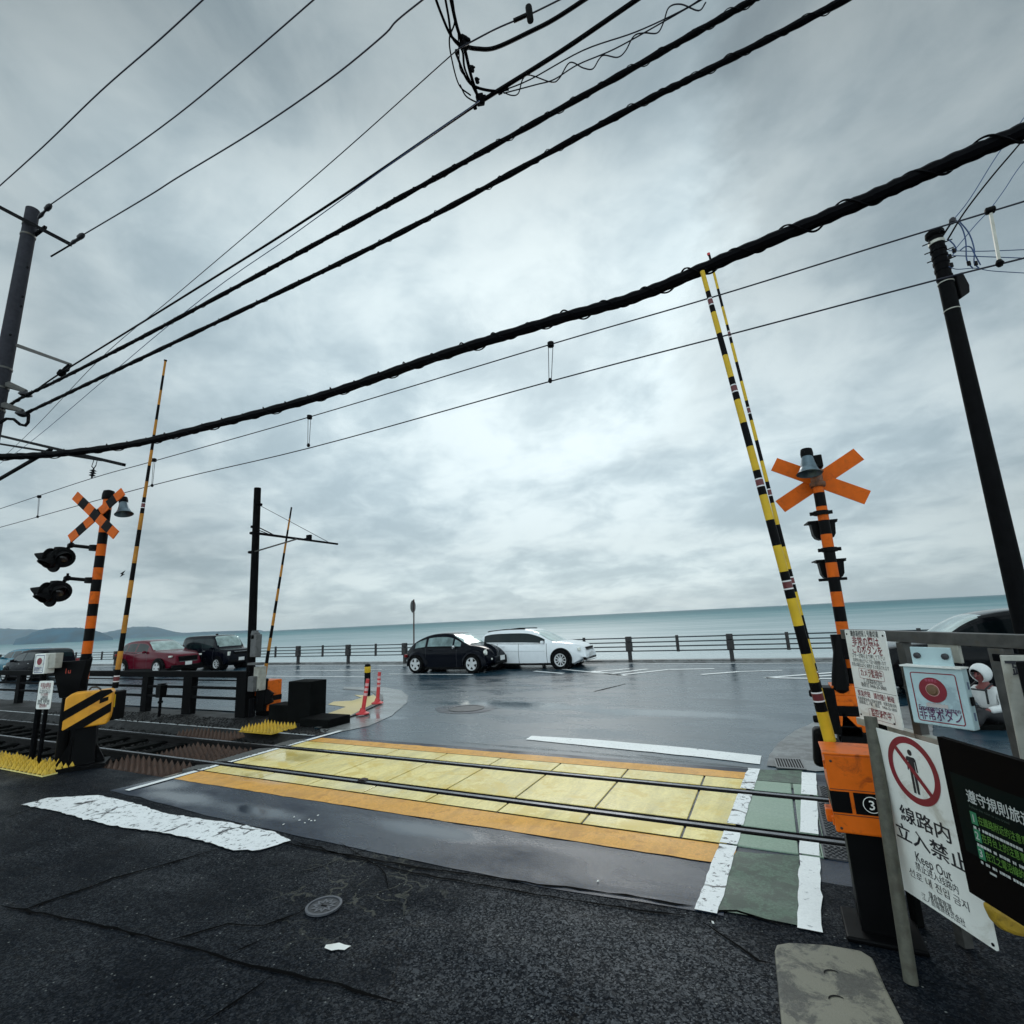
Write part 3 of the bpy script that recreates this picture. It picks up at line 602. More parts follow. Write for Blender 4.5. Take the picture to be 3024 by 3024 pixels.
mb.poly([(-SEAR, QSEA+.39, SEAZ), (SEAR, QSEA+.39, SEAZ), (SEAR, 5200, SEAZ), (-SEAR, 5200, SEAZ)])
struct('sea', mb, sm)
# headlands across the bay
HILLM = mat('headland_haze_blue', (0.005, 0.080, 0.135), 0.9, var=0.45, scale=0.02, spec=0.1)  # blue of distance haze painted into the wooded slopes' base colour
def headland(pts, D, depth, name='hills'):
    top = smooth_path(pts, 6); mb = MB(); vs = []; fs = []; prof = [(-1, 0), (-.8, .42), (-.5, .80), (-.2, .97), (.1, 1), (.5, .7), (1, 0)]
    for k, p in enumerate(top):
        hz = 1166+0.0496*(966-p[0])
        c = at(p[0], hz, D); h = max(1.0, at(p[0], p[1], D).z-SEAZ)
        if k in (0, len(top)-1): h = 1.0
        dirv = Vector((c.x-CAMX, c.y-CAMY, 0)).normalized()
        for a, q in prof:
            r = 1+random.uniform(-.05, .05) if 0 < q < 1 else 1
            vs.append((c.x+dirv.x*a*depth, c.y+dirv.y*a*depth, SEAZ-.5+h*q*r))
    n = len(prof)
    for i in range(len(top)-1):
        for j in range(n-1): k = i*n+j; fs.append((k, k+1, k+n+1, k+n))
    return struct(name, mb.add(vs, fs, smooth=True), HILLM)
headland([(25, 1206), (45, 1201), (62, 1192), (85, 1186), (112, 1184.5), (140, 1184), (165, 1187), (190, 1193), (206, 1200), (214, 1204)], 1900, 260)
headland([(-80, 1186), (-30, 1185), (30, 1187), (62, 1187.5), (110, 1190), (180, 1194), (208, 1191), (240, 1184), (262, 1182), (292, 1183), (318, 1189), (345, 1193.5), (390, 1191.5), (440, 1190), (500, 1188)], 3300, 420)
# damp air over the bay
hz = MB().box((0, 2350, 52), (13000, 5900, 120)).build('haze', [], kind='stuff')
tag(hz, 'thin damp haze over the bay', 'haze')
hm = bpy.data.materials.new('haze_air'); hm.use_nodes = True; t = hm.node_tree; t.nodes.clear()
mo = t.nodes.new('ShaderNodeOutputMaterial'); pv = t.nodes.new('ShaderNodeVolumePrincipled')
pv.inputs['Color'].default_value = (0.90, 0.97, 1.0, 1); pv.inputs['Density'].default_value = 0.00012
t.links.new(pv.outputs[0], mo.inputs['Volume']); hz.data.materials.append(hm); hm.volume_intersection_method = 'FAST' if hasattr(hm, 'volume_intersection_method') else None
# ------------------------------------------------------------------ rails, spiked mats, railing along the track
def rail(y, label):
    t = thing('rail', (-1, y, 0), label, 'rail', 'running rails of the single track')
    prof = [(-.065, -.155), (.065, -.155), (.065, -.143), (.012, -.12), (.012, -.035), (.033, -.022), (.033, .009), (.028, .014), (-.028, .014), (-.033, .009), (-.033, -.022), (-.012, -.035), (-.012, -.12), (-.065, -.143)]
    L = [(-62, -0.0), (14, 0.0)]; mb = MB(); n = len(prof)
    vs = [(x, y+a, z) for x, _ in L for a, z in prof]
    for i in range(n):
        j = (i+1) % n
        mb.f.append((i, i+n, j+n, j)); mb.m.append(0); mb.sm.append(False)
    mb.v = vs; mb.f += [tuple(range(n-1, -1, -1)), tuple(range(n, 2*n))]; mb.m += [0, 0]; mb.sm += [False, False]
    mb.build('rail_web', RAILS, t)
    MB().box((-24, y, .0125), (76, .050, .007)).build('rail_head', RAILM, t)
rail(0.0, 'nearer steel rail, running in the groove on the camera side of the yellow deck')
rail(1.07, 'farther steel rail, running in the groove on the sea side of the yellow deck')
for k in range(34):
    x = -6.6-k*.68
    s = MB().box((x, .535, -.13), (.20, 1.95, .08), rotz(random.uniform(-.01, .01))).build('sleeper', DKCON, bevel=.012)
    tag(s, 'dark sleeper under the two rails left of the crossing deck', 'sleeper', 'sleepers of the track')
def spike_mat(name, x0, x1, y0, y1, z, ms, mbase, label, rows, h=.10, along='y'):
    t = thing(name, ((x0+x1)/2, (y0+y1)/2, z), label, 'spiked mat', 'spiked anti trespass mats')
    MB().box(((x0+x1)/2, (y0+y1)/2, z+.01), (x1-x0, y1-y0, .02)).build('base_board', mbase, t)
    mb = MB(); ny = max(2, int((y1-y0)/.075)); nx = rows; vs = []; fs = []; mi = []; st = (x1-x0)/nx; cols = []
    for r in range(nx): cols += [(x0+st*(r+a), k) for a, k in ((0, 0), (.56, 0), (.78, 1))]
    cols.append((x1, 0)); m_ = 2*ny+1
    for x, k in cols:
        for j in range(m_):
            pk = k and j % 2
            vs.append((x+(random.uniform(-.005, .005) if pk else 0), y0+(y1-y0)*j/(2*ny), z+.02+(h*random.uniform(.8, 1.15) if pk else (h*.10 if k and 0 < j < 2*ny else 0))))
    for i in range(len(cols)-1):
        for j in range(2*ny): q = i*m_+j; fs.append((q, q+m_, q+m_+1, q+1)); mi.append(1 if i % 3 == 0 else 0)
    mb.v = vs; mb.f = fs; mb.m = mi; mb.sm = [False]*len(fs)
    mb.build('spikes', [ms, mbase], t)
p1 = g(0, 1440); p2 = g(110, 1455)
spike_mat('spiked_mat', -10.6, -7.42, -1.36, -.95, .004, MATY, mat('mat_pale_yellow', (.86, .70, .25), .6, var=.2), 'bright yellow spiked mat at the left edge in front of the nearer rail', 22, .11)
spike_mat('spiked_mat', -7.5, -5.75, -.70, -.12, -.09, MATB, MATW, 'brown spiked mat between the nearer rail and the gate pedestal on the left', 11, .12)
spike_mat('spiked_mat', -7.4, -5.75, .14, .93, -.12, MATB, MATW, 'brown spiked mat lying between the two rails left of the deck', 11, .11)
spike_mat('spiked_mat', -8.6, -6.95, 1.22, 1.62, -.05, MATB, MATB, 'dark brown spiked mat beyond the farther rail', 14, .10)
spike_mat('spiked_mat', -7.35, -6.35, 1.75, 2.35, .0, MATY, MATY, 'small yellow spiked mat by the foot of the dark concrete block', 10, .11)

FY = 2.95
t = thing('railing', (-14, FY, 0), 'long dark timber railing with two thin lower rails beside the track', 'railing')
zt = aty(265, 1280, FY).z
xe = aty(470, 1285, FY).x
def rbar(z, th, dep, nm, x1=xe, y=FY): MB().box(((x1-40)/2, y, z), (x1+40, dep, th)).build(nm, DARKW, t, bevel=.01)
rbar(.98, .15, .16, 'top_rail'); rbar(.66, .065, .05, 'lower_rail', y=FY-.04); rbar(.42, .065, .05, 'lower_rail', y=FY-.04)
rbar(.83, .03, .05, 'lower_rail', y=FY+.03)
for px in (-60, 35, 129, 276, 357, 459):
    x = aty(px, 1320, FY).x; w = .36 if px in (357, 459) else .26
    MB().box((x, FY, .44), (w, .16, .94), None, 0, 1.05).build('post', DARKW, t, bevel=.012)
for k in range(6):
    x = aty(-60, 1320, FY).x-1.9*(k+1); MB().box((x, FY, .44), (.26, .16, .94)).build('post', DARKW, t, bevel=.012)
# small trackside device on a stalk in front of the railing
c = aty(302, 1330, FY-.5)
t = thing('trackside_box', (c.x, c.y, 0), 'small dark trackside box on a thin stalk in front of the timber railing', 'equipment box')
MB().cyl((c.x, c.y, 0), (c.x, c.y, .5), .035).build('stalk', DKST, t)
MB().box((c.x, c.y, .62), (.19, .16, .30), None, 0, 1.1).box((c.x, c.y, .79), (.15, .14, .03)).build('case', BLK, t, bevel=.01)
MB().lathe([(.05, 0), (.06, .03), (.05, .06)], (c.x, c.y, .33), (0, 0, 1)).build('clamp', DKST, t)

# L shaped concrete block beside the far left gate
a = aty(541, 1360, 2.72); c = aty(583, 1364, 2.72); e = aty(505, 1358, 2.72); zt = aty(560, 1286, 2.72).z; zm = aty(520, 1330, 2.72).z
t = thing('concrete_block', ((a.x+c.x)/2, 2.95, 0), 'black weathered concrete block with a tall end and a low end beside the track', 'concrete block')
MB().box(((a.x+c.x)/2, 2.95, zt/2), (c.x-a.x, .46, zt)).build('tall_end', DKCON, t, bevel=.015)
MB().box(((e.x+a.x)/2-.002, 2.95, zm/2), (a.x-e.x, .44, zm)).build('low_end', DKCON, t, bevel=.015)
a = aty(566, 1372, 2.45); c = aty(619, 1380, 2.45)
tag(MB().box(((a.x+c.x)/2, 2.75, .085), (c.x-a.x, .62, .17)).build('concrete_footing', DKCON, bevel=.015), 'low dark concrete footing at the corner of the gutter', 'footing')

# ------------------------------------------------------------------ level crossing signals
def seg_tube(pts, mi, r0, r1, name, mats, parent, n=14):
    mb = MB(); k = len(pts)
    for i in range(k-1):
        a = r0+(r1-r0)*i/(k-1); b = r0+(r1-r0)*(i+1)/(k-1)
        mb.tube([pts[i], pts[i+1]], [a, b], n, mi[i], cap=(i in (0, k-2)))
    return mb.build(name, mats, parent)
def ground_under(p_hi, p_lo):            # extend a leaning post down to z = 0
    k = p_lo.z/(p_hi.z-p_lo.z); return p_lo-(p_hi-p_lo)*k
def crossbuck_boards(ctr, u, v, L, w, ang, stripe, parent, th=.02):
    n = u.cross(v).normalized()
    for s, off in ((1, 0.0), (-1, 0.024)):
        d = u*math.cos(ang)*s+v*math.sin(ang); e = n.cross(d)
        mb = MB(); k = 7 if stripe else 1
        for i in range(k):
            c = ctr+d*(L*((i+.5)/k-.5))+n*off
            R = Matrix((d, e, n)).transposed()
            mb.box(c, (L/k, w, th), R, (i % 2) if stripe else 0)
        mb.build('crossbuck_board', [ORG, BLK], parent)
def bell(c, ax, s, parent, post_pt):
    t = MB().lathe([(.05*s, .36*s), (.075*s, .35*s), (.085*s, .28*s), (.10*s, .20*s), (.125*s, .10*s), (.16*s, .03*s), (.19*s, 0), (.175*s, .005*s), (.10*s, .15*s), (.02*s, .2*s)], c, ax, 20)
    bl = t.build('bell', mat('bell_alloy', (0.12, 0.17, 0.20), 0.35, 0.5, var=0.25), parent)
    ax = Vector(ax).normalized(); c = Vector(c)
    cap = MB().lathe([(.09*s, .30*s), (.095*s, .36*s), (.085*s, .43*s), (.02*s, .45*s)], c, ax, 16)
    cap.tube([c+ax*.38*s, Vector(post_pt)], .03*s, 8); cap.build('bell_cap', BLK, parent)
# left signal
dL = 9.2
hi = at(204, 941, dL); lo = at(154, 1302, dL); base = ground_under(hi, lo)
SIGL = thing('crossing_signal', base, 'striped level crossing signal with two black lamps, far left by the sloping yellow gate box', 'crossing signal')
L_ = (hi-base).length; pts, mi = stripes(base, hi, .215, (0, 1), 0)
mi = [1 if (pts[i].z+pts[i+1].z)/2 < .85 else m_ for i, m_ in enumerate(mi)]
seg_tube(pts, mi, .078, .074, 'post', [ORG, BLK], SIGL)
up = (hi-base).normalized()
MB().lathe([(.09, 0), (.10, .02), (.10, .10), (.085, .17), (.03, .19)], hi-up*.02, up).build('post_cap', BLK, SIGL)
sx = at(182, 972, dL-.16)
nrm = Vector((.28, -1, 0)).normalized(); uu = Vector((0, 0, 1)).cross(nrm)*-1
uu = Vector((-nrm.y, nrm.x, 0)); uu = uu if uu.x > 0 else -uu
uu = (uu-up*uu.dot(up)).normalized()
crossbuck_boards(sx, uu, up, 1.34, .17, math.radians(38), True, SIGL)
MB().tube([sx, sx+(hi-sx)*.3+Vector((0, .1, 0))], .03).build('bracket', BLK, SIGL)
bc = at(234, 970, dL); bell(bc+Vector((.0, 0, 0)), (-.28, 0, 1), .80, SIGL, at(208, 944, dL))
def lamp_head(c, f, parent, s=1.0):
    f = Vector(f).normalized(); r = f.cross(Vector((0, 0, 1))).normalized(); u = r.cross(f)
    mb = MB().lathe([(.20*s, 0), (.215*s, .01), (.215*s, .03), (.15*s, .05), (.12*s, .16*s), (.05*s, .19*s)], c+f*.03, -f, 22)
    o = mb.build('lamp', BLK, parent)
    mb = MB(); n = 14; vs = []; fs = []
    for i in range(n+1):
        th = math.pi*(i/n)*1.10-math.pi*.05; q = (u*math.sin(th)+r*math.cos(th))
        ln = .26*s*(0.35+.65*math.sin(max(0, min(math.pi, th))))
        vs += [c+f*.03+q*.135*s, c+f*(.03+ln)+q*.135*s-u*.05*s, c+f*(.03+ln)+q*.122*s-u*.05*s, c+f*.03+q*.122*s]
    for i in range(n):
        a, b2 = i*4, (i+1)*4
        for k in range(4): fs.append((a+k, a+(k+1) % 4, b2+(k+1) % 4, b2+k))
    fs += [(3, 2, 1, 0), (n*4, n*4+1, n*4+2, n*4+3)]
    mb.add(vs, fs, 0, True).build('visor', BLK, o)
    MB().lathe([(.115*s, 0), (.10*s, .03), (.02, .045)], c+f*.028, f, 18).build('lens', mat('lamp_lens_dark', (0.012, 0.003, 0.003), 0.2), o)
for (ax_, ay_), (bx_, by_), (cx_, cy_) in (((180, 1034), (134, 1029), (112, 1052)), ((172, 1095), (127, 1091), (105, 1116))):
    a = at(ax_, ay_, dL); c = at(bx_, by_, dL); m_ = at(cx_, cy_, dL)
    mb = MB().tube([a, c, c+Vector((-.05, -.02, -.05))], .032); mb.lathe([(.05, -.03), (.05, .03)], c, (1, 0, 0)); mb.lathe([(.095, -.05), (.095, .05)], a, up); mb.cyl(c, c+Vector((0, 0, .09)), .02)
    mb.build('lamp_arm', BLK, SIGL)
    MB().lathe([(.03, .20), (.09, .19), (.12, .10), (.12, -.02), (.06, -.1)], m_, (0, 0, 1), 14).build('lamp_housing', BLK, SIGL)
    lamp_head(m_+dirw((-.07, -.11, -.02)), dirw((-1.0, -.16, .10)), SIGL, .86)
    lamp_head(m_+dirw((.10, -.04, -.01)), dirw((.75, -.55, -.05)), SIGL, .86)
    lamp_head(m_+dirw((.0, -.10, -.10)), dirw((-.25, -1, -.22)), SIGL, .84)
MB().lathe([(.088, -.04), (.088, .04)], base+up*1.66, up).cyl(base+up*1.66, base+up*1.66+Vector((.2, 0, .0)), .015).build('clamp', BLK, SIGL)
# hood shaped dark cabinet beside the left post
a = at(103, 1281, 9.0); c = at(150, 1276, 9.0)
t = thing('relay_cabinet', at(128, 1360, 9.0), 'black trapezoid cabinet with a small red mark beside the left striped post', 'cabinet')
A = at(97, 1250, 9.0); B = at(163, 1246, 9.0); Cc = at(147, 1312, 9.0); D = at(112, 1318, 9.0)
u_ = (B-A).normalized(); v_ = Vector((0, 0, 1))
def loc2(p, o=A, u=u_, v=v_): return ((p-o).dot(u), (p-o).dot(v))
MB().prism([loc2(D), loc2(Cc), loc2(B), loc2(A)], A, u_, v_, .14).build('case', BLK, t, bevel=.01)
MB().cyl(at(130, 1315, 9.15), Vector((*at(130, 1315, 9.15)[:2], 0)), .09).build('stand', BLK, t)
text('1u', .12, at(121, 1271, 8.99), u_, v_, mat('red_mark', (.5, .05, .02), .5), t)
# right signal, seen from behind
dR = 7.55
hi = at(1541, 905, dR); lo = at(1590, 1190, dR); base = ground_under(hi, lo)
SIGR = thing('crossing_signal', base, 'striped crossing signal with plain orange crossbuck seen from behind, behind the emergency notice', 'crossing signal')
up = (hi-base).normalized(); pts, mi = stripes(base, hi, .218, (1, 0), 0)
seg_tube(pts, mi, .08, .074, 'post', [ORG, BLK], SIGR)
MB().lathe([(.10, -.02), (.11, .0), (.11, .05), (.085, .07), (.085, .20), (.11, .21), (.11, .24), (.04, .26)], hi-up*.1, up).build('post_cap', mat('rusty_cap', (.16, .05, .012), .55, var=.4, stain=(.02, .012, .01), dirt=.7), SIGR)
sx = at(1545, 907, dR+.13); fy = dirw((-.35, -1, 0)); fy = Vector((fy.x, fy.y, 0)).normalized()
uu = Vector((-fy.y, fy.x, 0)); uu = uu if uu.x > 0 else -uu; uu = (uu-up*uu.dot(up)).normalized()
crossbuck_boards(sx, uu, up, 1.38, .225, math.radians(30.5), False, SIGR)
bc = at(1527, 894, dR-.22); bell(bc, (.05, .15, 1), .93, SIGR, at(1540, 880, dR))
MB().box(at(1542, 872, dR-.05), (.13, .16, .20)).build('bell_bracket', BLK, SIGR, bevel=.015)
for (xa, ya), lipw in (((1555, 1000), .40), ((1571, 1074), .40)):
    c = at(xa, ya, dR+.10); R_ = [(-.20, .135), (.20, .135), (.20, .115), (.165, .11), (.15, -.06), (.12, -.115), (.07, -.14), (-.07, -.14), (-.12, -.115), (-.15, -.06), (-.165, .11), (-.20, .115)]
    lo_ = MB().prism(R_, c, uu, up, .16).build('lamp', BLK, SIGR, bevel=.008)
    MB().prism([(-.20, .137), (.20, .137), (.20, .155), (-.20, .155)], c+uu.cross(up)*.01, uu, up, .34).build('visor', BLK, lo_)
for (xa, ya) in ((1549, 968), (1565, 1037)):
    p = at(xa, ya, dR); MB().lathe([(.082, -.035), (.105, -.03), (.105, .03), (.082, .035)], p, up).box(p, (.30, .05, .05)).build('clamp', BLK, SIGR)
p = at(1571, 1093, dR); MB().box(p, (.36, .07, .04)).build('clamp', BLK, SIGR)
A = at(1577, 1201, dR-.05); 
MB().box(at(1585, 1220, dR-.12), (.19, .12, .34)).build('junction_box', BLK, SIGR, bevel=.01)
MB().lathe([(.03, .62), (.05, .55), (.07, .35), (.10, .1), (.11, -.1), (.06, -.15)], at(1583, 1272, dR-.12)-Vector((0, 0, .1)), (.10, 0, 1)).build('cable_boot', BLK, SIGR)

# ------------------------------------------------------------------ barrier gates
def barrier_arm(p0, p1, r0, r1, parent, length, red=None, start=0, yel=None):
    pts, mi = stripes(p0, p1, length, (0, 1), start, red)
    return seg_tube(pts, mi, r0, r1, 'arm', [yel or YEL, BLK, REDB, WHT2], parent, 10)
# near right, number 3
ctr = at(1612, 1508, 3.46); GX, GY = ctr.x+.035, ctr.y+.145
t = thing('barrier_gate', (GX, GY, 0), 'raised barrier gate with an orange box marked 3 at the near right corner', 'barrier gate', 'barrier gates')
zt = 1.045; zb = .585; wx = .325; wy = .29
MB().box((GX, GY, (zt+zb)/2), (wx, wy, zt-zb)).build('housing', ORGL, t, bevel=.012)
z1 = at(1612, 1500, 3.5).z; z2 = at(1620, 1540, 3.5).z
z1, z2 = .828, .706
MB().box((GX-.110, GY, (z1+z2)/2), (.105, wy+.008, z1-z2)).box((GX+.062, GY, (z1+z2)/2), (.199, wy+.008, z1-z2)).build('black_band', BLK, t)
R_ = MB(); 
cx3 = GX+.052; cz3 = (z1+z2)/2
text('3', .075, (cx3, GY-wy/2-.005, cz3-.027), (1, 0, 0), (0, 0, 1), WHT, t, 'number', align='CENTER', bold=.01)
ring = MB(); nn = 36
for i in range(nn):
    a0, a1 = 2*math.pi*i/nn, 2*math.pi*(i+1)/nn
    q = lambda r, a: (cx3+r*math.cos(a), GY-wy/2-.0075, cz3+r*math.sin(a))
    ring.add([q(.043, a0), q(.047, a0), q(.047, a1), q(.043, a1)], [(0, 1, 2, 3)])
ring.build('number_ring', WHT, t)
MB().box((GX-.175, GY-.02, .655), (.05, .10, .075)).build('side_latch', ORGL, t, bevel=.006)
yf = GY-wy/2
for z_ in (z1+.012, z2-.012): MB().box((GX, yf-.001, z_), (wx*.98, .003, .003)).build('panel_seam', INK, t)
for x_ in (-.13, .13):
    for z_ in (zt-.04, zb+.03): MB().lathe([(.008, 0), (.008, .004), (.002, .006)], (GX+x_, yf, z_), (0, -1, 0), 8).build('bolt', RUST, t)
MB().lathe([(.016, 0), (.016, .008), (.004, .010)], (GX+.11, yf, zt-.10), (0, -1, 0), 12).build('lock', DKST, t)
for z_ in (zt-.07, zb+.06): MB().box((GX-wx/2-.004, GY-wy/2+.03, z_), (.012, .02, .05)).build('hinge', ORGL, t, bevel=.003)
MB().box((GX, GY, zt+.004), (wx+.016, wy+.016, .012)).build('lid', ORGL, t, bevel=.004)
MB().box((GX+.01, GY+.02, .29), (.24, .22, .58)).box((GX, GY, .015), (.40, .36, .03)).build('pedestal', BLK, t, bevel=.01)
pb = at(1566, 1398, 3.85); ptop = at(1325, 512, 3.85)
barrier_arm(pb, ptop, .040, .019, t, .205, red=4, start=0)
MB().box(pb+Vector((0, 0, -.02)), (.05, .05, .12)).build('arm_tip_guard', mat('pale_red', (.5, .12, .12), .5), t)
cw = at(1546, 1408, 4.0)
MB().box(cw, (.085, .13, .27), Matrix.Rotation(.12, 3, 'Y')).build('counterweight', BLK, t, bevel=.035, seg=3)
MB().tube([cw, at(1575, 1402, 3.9), (GX, GY+.1, .96)], .04).build('arm_shaft', BLK, t)
# far right
ctr = at(1578, 1332, 7.6); 
t = thing('barrier_gate', (ctr.x, ctr.y, 0), 'raised barrier gate with a black and orange box beyond the track on the right', 'barrier gate', 'barrier gates')
mb = MB(); zt = at(1578, 1290, 7.6).z; zb_ = at(1586, 1384, 7.6).z
for i in range(5):
    za = zb_+(zt-zb_)*i/5; zb2 = zb_+(zt-zb_)*(i+1)/5
    mb.box((ctr.x+.10, ctr.y, (za+zb2)/2), (.28, .40, zb2-za), None, 0 if i in (1, 3, 4) else 1)
mb.build('housing', [ORGL, BLK], t, bevel=.01)
MB().box((ctr.x-.12, ctr.y-.06, (zt+zb_)/2+.0), (.24, .30, (zt-zb_)*.92)).lathe([(.05, -.1), (.05, .1)], (ctr.x-.22, ctr.y-.1, zt-.12), (1, 0, 0)).lathe([(.05, -.1), (.05, .1)], (ctr.x-.22, ctr.y-.1, zb_+.2), (1, 0, 0)).build('drive_case', BLK, t, bevel=.02)
MB().box((ctr.x+.06, ctr.y, zb_/2), (.22, .26, zb_)).prism([(0, 0), (.5, 0), (.1, .5)], (ctr.x-.05, ctr.y-.2, 0), (1, 0, 0), (0, 0, 1), .04).build('pedestal', BLK, t)
barrier_arm(at(1558, 1345, 7.45), at(1338, 480, 7.45), .036, .018, t, .33, red=4, start=0)
MB().tube([at(1337.5, 482, 7.45), at(1336.6, 478, 7.45)], [.02, .026], 8).build('arm_tip_guard', PINK, t)
# near left: sloping yellow box with black diagonal stripes
d = 8.35; U = dirw((.86, .50, 0)).normalized(); Vn = Vector((-U.y, U.x, 0)); UP = Vector((0, 0, 1))
A = at(115, 1380, d); o_ = A
t = thing('barrier_gate', (at(145, 1450, d+.1).x, at(145, 1450, d+.1).y, 0), 'raised barrier gate with a yellow box striped black on a dark pedestal, left foreground', 'barrier gate', 'barrier gates')
ww, hh, dp = .60, .57, .30
prof = [(0, 0), (ww*.93, .03), (ww*.985, .13), (ww, .20), (ww, hh*.93), (ww*.95, hh), (.08, hh*.98), (0, hh*.86)]
MB().prism(prof, o_, U, UP, dp).build('housing', AMBER, t, bevel=.03, seg=3)
def diag(x0, w, nm='black_stripe'):      # slanted band on the front face, clipped to the face
    poly = []
    f = lambda x, y: (min(max(x, .006), ww-.006), y)
    k = .62
    y0 = x0
    poly = [(.012, y0), (ww*.972, y0+k*ww), (ww*.972, min(hh*.93, y0+k*ww+w)), (.012, y0+w)]
    poly = [(-.1, y0-.1*k), (ww+.1, y0+k*(ww+.1)), (ww+.1, y0+k*(ww+.1)+w), (-.1, y0-.1*k+w)]
    return MB().clipped(poly, prof, o_-Vn*.004, U, UP, .012).build(nm, BLK, t)
diag(.15, .145); diag(-.15, .145)
MB().prism([(.0, .0), (.0, .10), (dp, .28), (dp, .15)], o_-U*.004+Vn*dp, -Vn, UP, .012).build('black_stripe', BLK, t)
MB().prism([(0, 0), (.11, .04), (.11, .10), (0, .075)], o_+U*.44+UP*.36-Vn*.006, U, UP, .02).build('latch', BLK, t, bevel=.004)
pc = o_+U*.30+Vn*.17
MB().box((pc.x, pc.y, o_.z/2+.02), (.32, .26, o_.z+.04), rotz(math.atan2(U.y, U.x)), 0, .75).box((pc.x, pc.y, .03), (.62, .52, .06), rotz(math.atan2(U.y, U.x))).prism([(-.32, .05), (-.13, .05), (-.13, .45)], (pc.x, pc.y-.05, 0), U, UP, .05).prism([(.32, .05), (.13, .45), (.13, .05)], (pc.x, pc.y-.05, 0), U, UP, .05).build('pedestal', BLK, t)
p0 = at(217, 1298, 9.0); p1 = at(312, 682, 9.0)
barrier_arm(p0, p1, .048, .020, t, .30, red=5, start=1, yel=YELD)
MB().tube([p1, p1+(p1-p0).normalized()*.03], [.024, .03], 8).build('arm_tip_guard', BLK, t)
cs = at(214, 1330, 8.95)
MB().box(cs, (.22, .26, .46), rotz(.4)).build('arm_clamp', BLK, t, bevel=.02)
MB().box(at(214, 1322, 8.8), (.05, .02, .20), rotz(.4)).build('clamp_label', YEL, t)
MB().tube([cs, o_+U*.5+Vn*.2+UP*.3], .06).build('arm_shaft', BLK, t)
MB().tube([o_+U*.27+UP*.58+Vn*.1, o_+U*.30+UP*.62+Vn*.1, o_+U*.37+UP*.62+Vn*.08, o_+U*.42+UP*.59+Vn*.06, o_+U*.44+UP*.54+Vn*.02], .014, 6).build('hose', RUST, t)
# far left
d = 12.9; c = at(500, 1325, d)
t = thing('barrier_gate', (c.x, c.y, 0), 'raised barrier gate with a small orange box behind the dark concrete block', 'barrier gate', 'barrier gates')
A = at(520, 1305, d); zt = at(505, 1282, d).z; zb_ = at(505, 1338, d).z
MB().box((c.x+.06, c.y, (zt+zb_)/2), (.54, .40, zt-zb_)).build('housing', ORGL, t, bevel=.02)
MB().box((c.x+.06, c.y, zb_+(zt-zb_)*.40), (.546, .406, .12)).build('black_band', BLK, t)
q = at(497, 1310, d-.3)
MB().box((q.x-.05, q.y, (zt+zb_)/2+.03), (.30, .12, zt-zb_+.05)).prism([(0, 0), (.3, .1), (.22, .2), (.3, .3), (.1, .38), (0, .4)], (q.x+.08, q.y-.04, zb_+.12), (1, 0, 0), (0, 0, 1), .06).build('drive_case', BLK, t, bevel=.02)
MB().box((c.x+.05, c.y, zb_/2), (.34, .30, zb_)).build('pedestal', BLK, t)
barrier_arm(at(495, 1300, d-.35), at(550, 957, d-.35), .042, .020, t, .30, start=1, yel=YELD)
# ------------------------------------------------------------------ utility poles and catenary masts
def band(p, ax, r, parent, m=STEEL, h=.05, nm='band'): return MB().lathe([(r, -h/2), (r+.012, -h/2+.004), (r+.012, h/2-.004), (r, h/2)], p, ax, 18).build(nm, m, parent)
def insulator(a, c, parent, r=.045, nm='insulator'):
    a, c = Vector(a), Vector(c); L = (c-a).length
    return MB().lathe([(.02, 0), (r*.8, L*.12), (r, L*.25), (r*.55, L*.45), (r*.6, L*.55), (r*1.25, L*.62), (r*1.35, L*.82), (r*.9, L*.95), (.012, L)], a, c-a, 14).build(nm, PORC, parent)
dP = 10.0
hi = at(62, 396, dP); lo = at(17, 638, dP); base = ground_under(hi, lo)
PL = thing('utility_pole', base, 'tall grey concrete utility pole with crossarm, cut by the left edge', 'utility pole')
MB().tube([base, hi], [.175, .128], 22).build('shaft', CONC, PL)
up = (hi-base).normalized()
for y in (428, 448, 692, 725, 762): 
    f = (y-396)/(638-396); p = hi+(lo-hi)*f; band(p, up, .128+.047*(hi-p).length/(hi-base).length, PL)
MB().tube([at(-25, 378, dP-.16), at(133, 461, dP-.16)], .055, 4).build('crossarm', DKST, PL)
MB().tube([at(96, 484, dP), at(150, 452, dP-.1)], .018, 6).build('crossarm_brace', DKST, PL)
MB().box(at(76, 436, dP-.05), (.5, .06, .06)).build('crossarm_clamp', DKST, PL)
insulator(at(72, 412, dP-.2), at(97, 385, dP-.35), PL, .042); insulator(at(133, 461, dP-.2), at(159, 441, dP-.35), PL, .042)
def bracket(a, c, w0, w1, nm='bracket'):
    return MB().tube([a, c], [w0, w1], 6).build(nm, STEEL, PL)
bracket(at(33, 652, dP), at(134, 688, dP), .04, .03); bracket(at(16, 726, dP), at(77*.64, 738, dP), .08, .04); bracket(at(8, 765, dP), at(43, 775, dP), .08, .04)
MB().tube([at(132, 687, dP), at(125, 697, dP), at(117, 703, dP)], [.03, .06, .04], 8).lathe([(.03, -.06), (.07, -.05), (.07, .05), (.03, .06)], at(116, 704, dP), (1, 0, .5)).build('wire_clamp', DKST, PL)
for (x, y) in ((48, 744), (42, 781)):
    MB().lathe([(.02, .08), (.05, .05), (.11, .02), (.12, -.02), (.05, -.06), (.01, -.07)], at(x, y, dP), (.2, 0, 1), 14).build('insulator', PORC, PL)
MB().tube([at(x, y, dP) for x, y in ((0, 798), (12, 790), (26, 791), (38, 801), (48, 803), (53, 797), (54, 783), (52, 777))], .03, 8).build('cable_loop', CABLE, PL)
